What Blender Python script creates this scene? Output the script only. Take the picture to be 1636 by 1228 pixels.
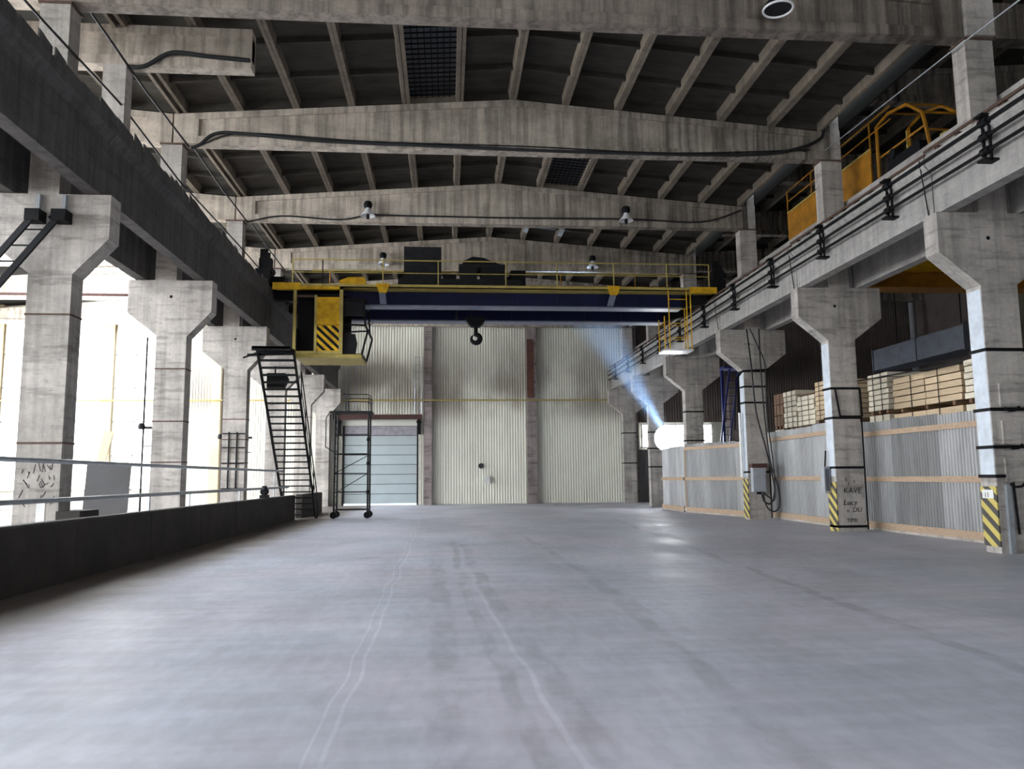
import bpy, bmesh, math, random
from mathutils import Vector, Matrix
random.seed(7)
SC = bpy.context.scene
COL = SC.collection
for o in list(bpy.data.objects): bpy.data.objects.remove(o)

# ------------------------------------------------------------------ camera
F_PX, YAW, PITCH, ROLL, CAMH = 1248.47, 0.084, 0.1188, -0.0092, 1.4607
cam = bpy.data.cameras.new('camera')
cam.sensor_fit = 'HORIZONTAL'; cam.sensor_width = 36.0
cam.lens = F_PX / 1636 * 36.0
cam.clip_end = 300
camo = bpy.data.objects.new('camera', cam); COL.objects.link(camo)
cy_, sy_, cp_, sp_, cr_, sr_ = math.cos(YAW), math.sin(YAW), math.cos(PITCH), math.sin(PITCH), math.cos(ROLL), math.sin(ROLL)
Fv = Vector((sy_, cy_, 0)); Rv = Vector((cy_, -sy_, 0)); Uv = Vector((0, 0, 1))
F2 = Fv * cp_ + Uv * sp_; U2 = Uv * cp_ - Fv * sp_
R3 = Rv * cr_ + U2 * sr_; U3 = U2 * cr_ - Rv * sr_
camo.matrix_world = Matrix(((R3.x, U3.x, -F2.x, 0), (R3.y, U3.y, -F2.y, 0), (R3.z, U3.z, -F2.z, CAMH), (0, 0, 0, 1)))
cam.shift_x = 0; cam.shift_y = 0
SC.camera = camo

# ------------------------------------------------------------------ world, exposure
w = bpy.data.worlds.new('world'); SC.world = w; w.use_nodes = True
w.node_tree.nodes['Background'].inputs[0].default_value = (0.80, 0.90, 1.0, 1)
w.node_tree.nodes['Background'].inputs[1].default_value = 2.0
SC.view_settings.view_transform = 'Standard'
try: SC.view_settings.look = 'None'
except Exception: pass
SC.view_settings.gamma = 1.0
SC.view_settings.use_curve_mapping = False
SC.view_settings.exposure = 0.35
WALLWIN = 14.5      # daylight on the frosted panes of the left wall
ADDED_ROOFWIN = 10.0      # glow of unseen rooflights added over the left aisle
ADDED_NEARWIN = 4.0      # glow of unseen windows added behind the camera as fill
FLARE_W = 70000     # spot that lights the shaft imitating the flare streak
ENDWIN = 4.5        # daylight in the gable windows

# ------------------------------------------------------------------ materials
def nm(name):
    m = bpy.data.materials.new(name); m.use_nodes = True
    return m, m.node_tree.nodes, m.node_tree.links, m.node_tree.nodes['Principled BSDF']
def simple(name, col, rough=.6, metal=0, noise=0, scale=3, bump=0, col2=None, spec=.4, stretch=(1, 1, 1), rnd=0):
    m, N, L, B = nm(name)
    B.inputs['Roughness'].default_value = rough; B.inputs['Metallic'].default_value = metal
    B.inputs['Specular IOR Level'].default_value = spec
    B.inputs['Base Color'].default_value = (*col, 1)
    if noise or bump:
        tc = N.new('ShaderNodeNewGeometry'); mp = N.new('ShaderNodeMapping'); mp.inputs['Scale'].default_value = stretch
        L.new(tc.outputs['Position'], mp.inputs[0])
        nz = N.new('ShaderNodeTexNoise'); nz.inputs['Scale'].default_value = scale; nz.inputs['Detail'].default_value = 7; nz.inputs['Roughness'].default_value = .62
        L.new(mp.outputs[0], nz.inputs['Vector'])
        mr = N.new('ShaderNodeMapRange'); mr.inputs[1].default_value = .32; mr.inputs[2].default_value = .68
        L.new(nz.outputs['Fac'], mr.inputs[0])
        mx = N.new('ShaderNodeMix'); mx.data_type = 'RGBA'
        c2 = col2 if col2 else tuple(c * (1 - noise) for c in col)
        mx.inputs[6].default_value = (*c2, 1); mx.inputs[7].default_value = (*col, 1)
        L.new(mr.outputs[0], mx.inputs[0])
        out = mx.outputs[2]
        if rnd:
            oi = N.new('ShaderNodeObjectInfo'); r2 = N.new('ShaderNodeMapRange'); r2.inputs[3].default_value = 1 - rnd; r2.inputs[4].default_value = 1 + rnd * .4
            L.new(oi.outputs['Random'], r2.inputs[0])
            vm = N.new('ShaderNodeVectorMath'); vm.operation = 'SCALE'; L.new(out, vm.inputs[0]); L.new(r2.outputs[0], vm.inputs['Scale']); out = vm.outputs[0]
        L.new(out, B.inputs['Base Color'])
        if bump:
            b = N.new('ShaderNodeBump'); b.inputs['Strength'].default_value = bump; b.inputs['Distance'].default_value = .02
            L.new(nz.outputs['Fac'], b.inputs['Height']); L.new(b.outputs[0], B.inputs['Normal'])
    return m
def concrete(name, col, dark=.45, drip=.5, lines=.35, soot_falloff=False):
    """board marked concrete: broad blotches, drip streaks, pour lines"""
    m, N, L, B = nm(name)
    B.inputs['Roughness'].default_value = .85; B.inputs['Specular IOR Level'].default_value = .25
    g = N.new('ShaderNodeNewGeometry')
    def noise(scale, sx, sy, sz, det=6):
        mp = N.new('ShaderNodeMapping'); mp.inputs['Scale'].default_value = (sx, sy, sz); L.new(g.outputs['Position'], mp.inputs[0])
        n = N.new('ShaderNodeTexNoise'); n.inputs['Scale'].default_value = scale; n.inputs['Detail'].default_value = det; n.inputs['Roughness'].default_value = .65
        L.new(mp.outputs[0], n.inputs['Vector']); return n.outputs['Fac']
    def ramp(src, a, b, lo, hi):
        r = N.new('ShaderNodeMapRange'); r.inputs[1].default_value = a; r.inputs[2].default_value = b; r.inputs[3].default_value = lo; r.inputs[4].default_value = hi
        L.new(src, r.inputs[0]); return r.outputs[0]
    def mul_(a, b):
        x = N.new('ShaderNodeMath'); x.operation = 'MULTIPLY'; L.new(a, x.inputs[0]); L.new(b, x.inputs[1]); return x.outputs[0]
    a = ramp(noise(.9, 1, 1, 1.6), .35, .62, 1 - dark, 1)
    b = ramp(noise(2.2, 2.4, 2.4, .12), .38, .56, 1 - drip, 1)
    c = ramp(noise(3.0, .35, .35, 2.6), .36, .47, 1 - lines, 1)
    d = ramp(noise(14, 1, 1, 1), .3, .7, .86, 1.05)
    v = mul_(mul_(a, b), mul_(c, d))
    if soot_falloff:        # sooty run-off streaks plus light fall-off painted darker towards the right
        sx = N.new('ShaderNodeSeparateXYZ'); L.new(g.outputs['Position'], sx.inputs[0])
        pos = ramp(sx.outputs[0], -2.0, 9.5, .0, .85)
        st = ramp(noise(1.7, 2.6, .3, .10, 5), .34, .56, 1, .45)
        q = mul_(pos, st); inv = N.new('ShaderNodeMath'); inv.operation = 'SUBTRACT'; inv.inputs[0].default_value = 1; L.new(q, inv.inputs[1])
        v = mul_(v, inv.outputs[0])
    vm = N.new('ShaderNodeVectorMath'); vm.operation = 'SCALE'; vm.inputs[0].default_value = col; L.new(v, vm.inputs['Scale'])
    L.new(vm.outputs[0], B.inputs['Base Color'])
    bp = N.new('ShaderNodeBump'); bp.inputs['Strength'].default_value = .5; bp.inputs['Distance'].default_value = .02
    L.new(c, bp.inputs['Height']); L.new(bp.outputs[0], B.inputs['Normal'])
    return m
def emit(name, col, s):
    m, N, L, B = nm(name)
    B.inputs['Base Color'].default_value = (.7, .75, .8, 1)
    B.inputs['Emission Color'].default_value = (*col, 1); B.inputs['Emission Strength'].default_value = s
    B.inputs['Roughness'].default_value = .4
    return m
M = {}
M['col'] = concrete('column_concrete', (.57, .525, .485), .34, .25, .30)
M['beam'] = concrete('roof_beam_concrete', (.66, .575, .485), .34, .42, .05, soot_falloff=True)
M['beam_dark'] = concrete('dark_roof_beam_concrete', (.40, .34, .29), .34, .42, .05, soot_falloff=True)  # darker concrete for the nearest beam and its tie beam
M['girder_r'] = concrete('girder_concrete_pale', (.48, .46, .44), .25, .2, .12)
M['girder_l'] = concrete('girder_concrete_shade_tone', (.13, .123, .12), .3, .3, .2)  # backlit shade of the left girders put into the colour
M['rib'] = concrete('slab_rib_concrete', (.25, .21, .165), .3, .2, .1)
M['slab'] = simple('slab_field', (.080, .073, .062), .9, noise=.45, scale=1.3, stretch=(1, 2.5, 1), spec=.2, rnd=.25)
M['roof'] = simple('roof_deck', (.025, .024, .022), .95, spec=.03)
M['brick'] = concrete('gable_post_concrete', (.36, .30, .29), .3, .3, .5)
M['rustpost'] = simple('rust_red_post', (.17, .065, .04), .8, noise=.6, scale=3, col2=(.08, .04, .04))
M['blue'] = simple('navy_blue_paint', (.005, .008, .045), .5, noise=.35, scale=2, spec=.2)
M['flange'] = simple('blue_grey_flange', (.20, .225, .31), .4, noise=.35, scale=3)
M['yellow'] = simple('yellow_paint', (.82, .50, .02), .5, noise=.35, scale=4, spec=.2, col2=(.50, .26, .012))
M['yellowpale'] = simple('faded_yellow_paint', (.50, .39, .11), .5, noise=.35, scale=4)
M['orange'] = simple('orange_yellow_paint', (.46, .20, .01), .5, noise=.45, scale=3)
M['black'] = simple('black_steel', (.008, .008, .010), .6, noise=.3, scale=6, spec=.15)
M['darkgrey'] = simple('dark_grey_steel', (.020, .020, .023), .6, noise=.4, scale=4, spec=.15)
M['rust'] = simple('rusty_steel', (.13, .075, .055), .8, noise=.5, scale=8)
M['rustred'] = simple('red_brown_steel', (.09, .038, .032), .7, noise=.5, scale=5)
M['galv'] = simple('galvanised_steel', (.50, .54, .58), .38, metal=.5, noise=.25, scale=8)
M['zinc'] = simple('weathered_zinc_sheet', (.42, .42, .425), .42, metal=.25, noise=.35, scale=1.6, stretch=(2, 2, .35), rnd=.42)
M['whitepaint'] = simple('white_paint', (.80, .80, .78), .6, noise=.15, scale=5)
M['bluewhite'] = simple('chalky_blue_white_paint', (.62, .67, .74), .6, noise=.25, scale=5)
M['plank'] = simple('pale_new_timber', (.66, .50, .33), .75, noise=.25, scale=6, stretch=(1, .4, 6), rnd=.2)
M['plankwhite'] = simple('whitish_timber', (.78, .70, .56), .75, noise=.2, scale=6, stretch=(1, .4, 6), rnd=.15)
M['plankdark'] = simple('brown_timber', (.25, .14, .08), .8, noise=.4, scale=6, stretch=(1, .4, 6), rnd=.25)
M['rail_wood'] = simple('fence_rail_timber', (.50, .36, .25), .75, noise=.3, scale=5, stretch=(2, 1, 6))
M['door'] = simple('pale_blue_door_skin', (.47, .54, .56), .5, noise=.08, scale=2, rnd=.06)
M['doordirty'] = simple('dirty_lilac_door_skin', (.40, .38, .42), .6, noise=.4, scale=4)
M['cream'] = simple('cream_trim', (.62, .60, .52), .6, noise=.2, scale=4)
M['tan'] = simple('tan_gable_post', (.62, .52, .36), .7, noise=.2, scale=2)
M['wallin'] = simple('plain_cream_wall', (.70, .69, .62), .8, noise=.12, scale=1)
M['brownwall'] = simple('brown_grey_wall', (.19, .155, .14), .85, noise=.3, scale=.8)
M['brownwall2'] = simple('olive_grey_wall', (.17, .155, .11), .85, noise=.3, scale=.8)
M['cable'] = simple('black_cable', (.012, .012, .014), .6, noise=.1, scale=9)
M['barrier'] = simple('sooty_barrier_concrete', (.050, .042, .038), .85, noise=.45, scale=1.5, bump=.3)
M['lamp'] = simple('white_enamel', (.85, .86, .88), .3, noise=.05, scale=5)
M['elbox'] = simple('grey_cabinet_paint', (.38, .40, .43), .5, noise=.2, scale=6)
M['sheet'] = simple('stacked_grey_sheet', (.04, .038, .04), .6, noise=.3, scale=2)
M['bluesteel'] = simple('dusty_blue_grey_steel', (.11, .12, .15), .6, noise=.35, scale=2)
M['blueladder'] = simple('ultramarine_steel', (.03, .04, .20), .5, noise=.3, scale=4)
M['skyglass'] = simple('sooty_wired_glass', (.075, .085, .10), .35, noise=.4, scale=3)
M['ground'] = simple('sunlit_yard', (.8, .8, .8), .9)
M['winpane_wall'] = emit('daylit_frosted_pane', (.92, .96, 1.0), WALLWIN)
M['added_winpane_roof'] = emit('added_roof_pane', (.88, .94, 1.0), ADDED_ROOFWIN)
M['winpane_end'] = emit('daylit_gable_pane', (1.0, .98, .93), ENDWIN)
M['added_winpane_near'] = emit('added_near_pane', (.90, .95, 1.0), ADDED_NEARWIN)
M['winpane_small'] = emit('daylit_small_pane', (.93, .96, 1.0), 14)
M['winframe'] = simple('white_window_frame', (.75, .75, .72), .6)

def cladding(name, base, dirt):
    m, N, L, B = nm(name)
    B.inputs['Roughness'].default_value = .5; B.inputs['Specular IOR Level'].default_value = .35
    g = N.new('ShaderNodeNewGeometry'); sx = N.new('ShaderNodeSeparateXYZ'); L.new(g.outputs['Position'], sx.inputs[0])
    mp = N.new('ShaderNodeMapping'); mp.inputs['Scale'].default_value = (.55, .55, .33); L.new(g.outputs['Position'], mp.inputs[0])
    n = N.new('ShaderNodeTexNoise'); n.inputs['Scale'].default_value = .8; n.inputs['Detail'].default_value = 6; L.new(mp.outputs[0], n.inputs['Vector'])
    # soot band around the mid height pipe
    def mr(src, a, b, lo, hi):
        r = N.new('ShaderNodeMapRange'); r.interpolation_type = 'SMOOTHSTEP'
        r.inputs[1].default_value = a; r.inputs[2].default_value = b; r.inputs[3].default_value = lo; r.inputs[4].default_value = hi; L.new(src, r.inputs[0]); return r.outputs[0]
    up = mr(sx.outputs[2], 4.2, 5.8, 0, 1); dn = mr(sx.outputs[2], 6.2, 9.2, 1, .35)
    nz = mr(n.outputs['Fac'], .35, .62, 0, 1)
    def mm(a, b):
        x = N.new('ShaderNodeMath'); x.operation = 'MULTIPLY'; L.new(a, x.inputs[0]); L.new(b, x.inputs[1]); return x.outputs[0]
    fac = mm(mm(up, dn), nz)
    sc = N.new('ShaderNodeMath'); sc.operation = 'MULTIPLY'; sc.inputs[1].default_value = .75; L.new(fac, sc.inputs[0])
    mx = N.new('ShaderNodeMix'); mx.data_type = 'RGBA'; mx.inputs[6].default_value = (*base, 1); mx.inputs[7].default_value = (*dirt, 1)
    L.new(sc.outputs[0], mx.inputs[0]); L.new(mx.outputs[2], B.inputs['Base Color'])
    return m
M['clad'] = cladding('cream_corrugated_cladding', (.80, .79, .70), (.26, .22, .18))

def floor_mat():
    m, N, L, B = nm('worn_concrete_floor')
    B.inputs['Specular IOR Level'].default_value = .45
    g = N.new('ShaderNodeNewGeometry'); sx = N.new('ShaderNodeSeparateXYZ'); L.new(g.outputs['Position'], sx.inputs[0])
    X, Y = sx.outputs[0], sx.outputs[1]
    def mth(op, a, b=None, c=None):
        x = N.new('ShaderNodeMath'); x.operation = op
        for i, v in enumerate((a, b, c)):
            if v is None: continue
            if isinstance(v, (int, float)): x.inputs[i].default_value = v
            else: L.new(v, x.inputs[i])
        return x.outputs[0]
    def noise(scale, s, det=6, dist=0):
        mp = N.new('ShaderNodeMapping'); mp.inputs['Scale'].default_value = s; L.new(g.outputs['Position'], mp.inputs[0])
        n = N.new('ShaderNodeTexNoise'); n.inputs['Scale'].default_value = scale; n.inputs['Detail'].default_value = det; n.inputs['Roughness'].default_value = .6
        n.inputs['Distortion'].default_value = dist
        L.new(mp.outputs[0], n.inputs['Vector']); return n.outputs['Fac']
    def mr(src, a, b, lo, hi, smooth=True):
        r = N.new('ShaderNodeMapRange')
        if smooth: r.interpolation_type = 'SMOOTHSTEP'
        r.inputs[1].default_value = a; r.inputs[2].default_value = b; r.inputs[3].default_value = lo; r.inputs[4].default_value = hi
        L.new(src, r.inputs[0]); return r.outputs[0]
    blot = mr(noise(.42, (1, .55, 1), 8, .6), .33, .66, .86, 1.07)
    fine = mr(noise(9, (1, .35, 1), 6), .3, .7, .93, 1.06)
    streak = mr(noise(1.6, (.25, 2.2, 1), 5), .35, .65, .93, 1.05)
    tone = mth('MULTIPLY', mth('MULTIPLY', blot, fine), streak)
    wob = mth('MULTIPLY', mth('SUBTRACT', noise(.35, (0, 1, 0), 2), .5), .25)
    brk = mr(noise(1.2, (2, .8, 1), 5), .40, .58, .15, 1)
    def track(a, b, c, width, y0, y1):
        cx = mth('ADD', mth('ADD', mth('MULTIPLY', Y, b), a), mth('MULTIPLY', mth('MULTIPLY', Y, Y), c))
        d = mth('ABSOLUTE', mth('SUBTRACT', mth('ADD', X, wob), cx))
        k = mr(d, width * .4, width, 1, 0)
        return mth('MULTIPLY', k, mth('MULTIPLY', mr(Y, y0, y0 + 1, 0, 1), mr(Y, y1 - 6, y1, 1, 0)))
    dark = None
    for t in TRK_DARK:
        k = track(*t); dark = k if dark is None else mth('MAXIMUM', dark, k)
    lite = None
    for t in TRK_LITE:
        k = track(*t); lite = k if lite is None else mth('MAXIMUM', lite, k)
    dark = mth('MULTIPLY', dark, brk)
    tone = mth('MULTIPLY', tone, mth('SUBTRACT', 1, mth('MULTIPLY', dark, .20)))
    tone = mth('MULTIPLY', tone, mth('ADD', 1, mth('MULTIPLY', lite, .16)))
    vm = N.new('ShaderNodeVectorMath'); vm.operation = 'SCALE'; L.new(tone, vm.inputs['Scale'])
    mx = N.new('ShaderNodeMix'); mx.data_type = 'RGBA'; mx.inputs[6].default_value = (.53, .55, .63, 1); mx.inputs[7].default_value = (.58, .565, .64, 1)
    L.new(mr(noise(.3, (1, 1, 1), 3), .4, .6, 0, 1), mx.inputs[0]); L.new(mx.outputs[2], vm.inputs[0])
    # barrier's shadow strip deepened in the colour, with a brown dust tint
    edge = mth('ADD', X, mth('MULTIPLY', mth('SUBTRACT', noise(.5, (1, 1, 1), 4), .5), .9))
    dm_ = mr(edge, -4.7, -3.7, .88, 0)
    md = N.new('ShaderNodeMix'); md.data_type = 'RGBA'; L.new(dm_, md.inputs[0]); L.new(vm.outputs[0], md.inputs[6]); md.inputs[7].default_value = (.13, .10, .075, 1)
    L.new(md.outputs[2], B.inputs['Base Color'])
    L.new(mr(noise(.8, (1, .6, 1), 5), .3, .7, .42, .62), B.inputs['Roughness'])
    bp = N.new('ShaderNodeBump'); bp.inputs['Strength'].default_value = .25; bp.inputs['Distance'].default_value = .01
    L.new(noise(6, (1, .5, 1), 6), bp.inputs['Height']); L.new(bp.outputs[0], B.inputs['Normal'])
    return m
# tyre tracks  x = a + b*y + c*y*y , half width, start y, end y
TRK_DARK = [(1.20, -.085, .0022, .13, -5, 22), (.80, -.075, .0022, .09, -5, 22), (1.72, .035, 0, .13, -5, 16), (2.35, -.02, 0, .10, 8, 24),
            (3.9, .07, 0, .12, 2, 30), (.12, -.02, 0, .16, -5, 18)]
TRK_LITE = [(-.58, -.012, 0, .020, -5, 32), (-.68, -.012, 0, .014, -5, 32), (1.02, -.08, .0022, .03, -5, 14)]
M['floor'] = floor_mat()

def hazard(name, per=.28):
    m, N, L, B = nm(name)
    g = N.new('ShaderNodeNewGeometry'); sx = N.new('ShaderNodeSeparateXYZ'); L.new(g.outputs['Position'], sx.inputs[0])
    a = N.new('ShaderNodeMath'); a.operation = 'SUBTRACT'
    s = N.new('ShaderNodeMath'); s.operation = 'MULTIPLY'; s.inputs[1].default_value = .8; L.new(sx.outputs[1], s.inputs[0])
    L.new(sx.outputs[2], a.inputs[0]); L.new(s.outputs[0], a.inputs[1])
    d = N.new('ShaderNodeMath'); d.operation = 'DIVIDE'; d.inputs[1].default_value = per; L.new(a.outputs[0], d.inputs[0])
    f = N.new('ShaderNodeMath'); f.operation = 'FRACT'; L.new(d.outputs[0], f.inputs[0])
    c = N.new('ShaderNodeMath'); c.operation = 'GREATER_THAN'; c.inputs[1].default_value = .5; L.new(f.outputs[0], c.inputs[0])
    mx = N.new('ShaderNodeMix'); mx.data_type = 'RGBA'; mx.inputs[6].default_value = (.06, .055, .05, 1); mx.inputs[7].default_value = (.55, .44, .12, 1)
    L.new(c.outputs[0], mx.inputs[0]); L.new(mx.outputs[2], B.inputs['Base Color']); B.inputs['Roughness'].default_value = .7
    return m
M['hazard'] = hazard('hazard_stripe_paint')

# ------------------------------------------------------------------ mesh helpers
def root_loc(p):
    v = Vector((0, 0, 0))
    while p: v += p.location; p = p.parent
    return v
class MB:
    def __init__(s): s.v = []; s.f = []; s.m = []; s.sm = []
    def add(s, vs, fs, mi=0, smooth=False):
        b = len(s.v); s.v += [tuple(v) for v in vs]; s.f += [tuple(i + b for i in f) for f in fs]
        s.m += [mi] * len(fs); s.sm += [smooth] * len(fs); return s
    def box(s, x0, x1, y0, y1, z0, z1, mi=0):
        return s.add([(x0, y0, z0), (x1, y0, z0), (x1, y1, z0), (x0, y1, z0), (x0, y0, z1), (x1, y0, z1), (x1, y1, z1), (x0, y1, z1)],
                     [(0, 3, 2, 1), (4, 5, 6, 7), (0, 1, 5, 4), (1, 2, 6, 5), (2, 3, 7, 6), (3, 0, 4, 7)], mi)
    def hexa(s, pts, mi=0):     # 8 points ordered like box
        return s.add(pts, [(0, 3, 2, 1), (4, 5, 6, 7), (0, 1, 5, 4), (1, 2, 6, 5), (2, 3, 7, 6), (3, 0, 4, 7)], mi)
    def prism(s, poly, a, b, axis='y', mi=0):   # poly in (x,z) extruded y; axis x: poly (y,z); axis z: poly (x,y)
        n = len(poly)
        def P(q, t):
            return {'y': (q[0], t, q[1]), 'x': (t, q[0], q[1]), 'z': (q[0], q[1], t)}[axis]
        vs = [P(q, a) for q in poly] + [P(q, b) for q in poly]
        return s.add(vs, [tuple(range(n)), tuple(range(2 * n - 1, n - 1, -1))] + [(i, i + n, (i + 1) % n + n, (i + 1) % n) for i in range(n)], mi)
    def tube(s, pts, r, n=6, mi=0, closed=False):
        pts = [Vector(p) for p in pts]; rings = []
        up = None
        for i, p in enumerate(pts):
            if closed: t = pts[(i + 1) % len(pts)] - pts[i - 1]
            else: t = (pts[min(i + 1, len(pts) - 1)] - pts[max(i - 1, 0)])
            if t.length < 1e-9: t = Vector((0, 0, 1))
            t.normalize()
            if up is None: up = Vector((0, 0, 1)) if abs(t.z) < .9 else Vector((1, 0, 0))
            a = t.cross(up)
            if a.length < 1e-4: a = t.cross(Vector((.3, 1, 0)))
            a.normalize(); b = a.cross(t).normalized(); up = b
            rr = r[i] if isinstance(r, (list, tuple)) else r
            rings.append([p + a * (rr * math.cos(2 * math.pi * k / n)) + b * (rr * math.sin(2 * math.pi * k / n)) for k in range(n)])
        vs = [v for R in rings for v in R]; fs = []
        m = len(rings)
        for i in range(m if closed else m - 1):
            j = (i + 1) % m
            for k in range(n): fs.append((i * n + k, i * n + (k + 1) % n, j * n + (k + 1) % n, j * n + k))
        if not closed: fs += [tuple(range(n - 1, -1, -1)), tuple(range((m - 1) * n, m * n))]
        return s.add(vs, fs, mi, True)
    def beam(s, p, q, w, h, mi=0):  # rectangular bar from p to q
        p = Vector(p); q = Vector(q); t = (q - p).normalized()
        up = Vector((0, 0, 1)) if abs(t.z) < .95 else Vector((0, 1, 0))
        a = t.cross(up).normalized() * w / 2; b = a.cross(t).normalized() * h / 2
        vs = [p - a - b, p + a - b, q + a - b, q - a - b, p - a + b, p + a + b, q + a + b, q - a + b]
        return s.hexa(vs, mi)
    def lathe(s, c, prof, n=16, axis='z', mi=0):
        vs = []
        for r, h in prof:
            for k in range(n):
                a = 2 * math.pi * k / n
                d = {'z': (r * math.cos(a), r * math.sin(a), h), 'y': (r * math.cos(a), h, r * math.sin(a)), 'x': (h, r * math.cos(a), r * math.sin(a))}[axis]
                vs.append((c[0] + d[0], c[1] + d[1], c[2] + d[2]))
        fs = []
        for i in range(len(prof) - 1):
            for k in range(n): fs.append((i * n + k, i * n + (k + 1) % n, (i + 1) * n + (k + 1) % n, (i + 1) * n + k))
        fs += [tuple(range(n)), tuple(range((len(prof) - 1) * n, len(prof) * n))]
        return s.add(vs, fs, mi, True)
    def build(s, name, mat, parent=None, origin=None):
        off = Vector(origin) if origin is not None else Vector((0, 0, 0))
        base = root_loc(parent) + off
        me = bpy.data.meshes.new(name)
        me.from_pydata([(v[0] - base.x, v[1] - base.y, v[2] - base.z) for v in s.v], [], s.f)
        for mm in (mat if isinstance(mat, (list, tuple)) else [mat]): me.materials.append(mm)
        me.polygons.foreach_set('material_index', s.m)
        me.polygons.foreach_set('use_smooth', s.sm)
        bm = bmesh.new(); bm.from_mesh(me); bmesh.ops.recalc_face_normals(bm, faces=bm.faces); bm.to_mesh(me); bm.free()
        if any(s.sm):
            try: me.set_sharp_from_angle(angle=math.radians(40))
            except Exception: pass
        me.update()
        o = bpy.data.objects.new(name, me); COL.objects.link(o)
        if parent: o.parent = parent
        o.location = off
        return o
def tag(o, label=None, cat=None, group=None, kind=None):
    if label: o['label'] = label
    if cat: o['category'] = cat
    if group: o['group'] = group
    if kind: o['kind'] = kind
    return o
def thing(name, loc, label, cat, group=None):
    o = bpy.data.objects.new(name, None); COL.objects.link(o); o.location = loc; o.empty_display_size = .2
    return tag(o, label, cat, group)
def struct(name, mb, mat, origin=None):
    return tag(mb.build(name, mat, origin=origin), kind='structure')
def inst(src, name, parent, loc, rot=(0, 0, 0)):
    o = src.copy(); o.name = name; COL.objects.link(o); o.parent = parent; o.location = loc; o.rotation_euler = rot; return o
def copy_tree(o, loc=None, parent=None):
    c = o.copy(); COL.objects.link(c)
    if parent: c.parent = parent
    if loc is not None: c.location = loc
    for ch in list(o.children): copy_tree(ch, None, c)
    return c
def textmesh(s, size, loc, rot, name, mat, parent, shear=0):
    cu = bpy.data.curves.new(name, 'FONT'); cu.body = s; cu.size = size; cu.extrude = .002; cu.shear = shear; cu.resolution_u = 3
    t = bpy.data.objects.new(name, cu); COL.objects.link(t)
    dg = bpy.context.evaluated_depsgraph_get(); me = bpy.data.meshes.new_from_object(t.evaluated_get(dg))
    bpy.data.objects.remove(t)
    me.materials.clear(); me.materials.append(mat)
    o = bpy.data.objects.new(name, me); COL.objects.link(o); o.parent = parent
    o.location = Vector(loc) - root_loc(parent); o.rotation_euler = rot
    return o

# ------------------------------------------------------------------ setting
Y0 = 13.76
YK = [Y0 + 6 * k for k in range(-3, 6)]         # bay lines, y of the near face of each frame
def yk(k): return Y0 + 6 * k
YB, YE = -8.0, 44.7
XL, XR = -25.0, 28.6
XPL, XPR = -7.0, 10.5                            # column lines
def ztop(x): return 11.50 - .0765 * abs(x - 1.77)         # top of roof beams in the main hall
def ztop_l(x): return 11.50 - .0765 * abs(x + 15.77)      # left aisle
RAISE = 1.75
def ztop_r(x): return 11.50 + RAISE - .0765 * abs(x - 19.3)

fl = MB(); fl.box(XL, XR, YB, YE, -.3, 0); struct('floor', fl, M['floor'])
g = MB(); g.box(-14, 6, YE + .32, YE + 14, -.4, -.06); tag(g.build('yard_ground', M['ground']), kind='structure')

# gable end wall (with opening for the loading door) as bands
DX0, DX1, DZ = -5.80, -1.62, 4.45
e = MB()
e.box(XL, DX0, YE, YE + .3, 0, 14); e.box(DX1, XR + .3, YE, YE + .3, 0, 14); e.box(DX0, DX1, YE, YE + .3, DZ, 14)
wall_back = struct('wall_far', e, [M['wallin']])
e = MB(); e.box(XL - .3, XR + .3, YB - .3, YB, 0, 14); struct('wall_near', e, M['wallin'])
# right wall: alternating infill
e = MB(); e.box(XR, XR + .3, YB, YE, 0, 14); wall_right = struct('wall_right', e, M['brownwall'])
k = 0
yy = YB
while yy < YE - 1:
    b = MB(); b.box(XR - .05, XR - .002, yy + .06, min(yy + 5.94, YE), .02, 12.4)
    b.build('wall_panel', M['brownwall2'] if k % 2 else M['brownwall'], wall_right); k += 1; yy += 6
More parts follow.
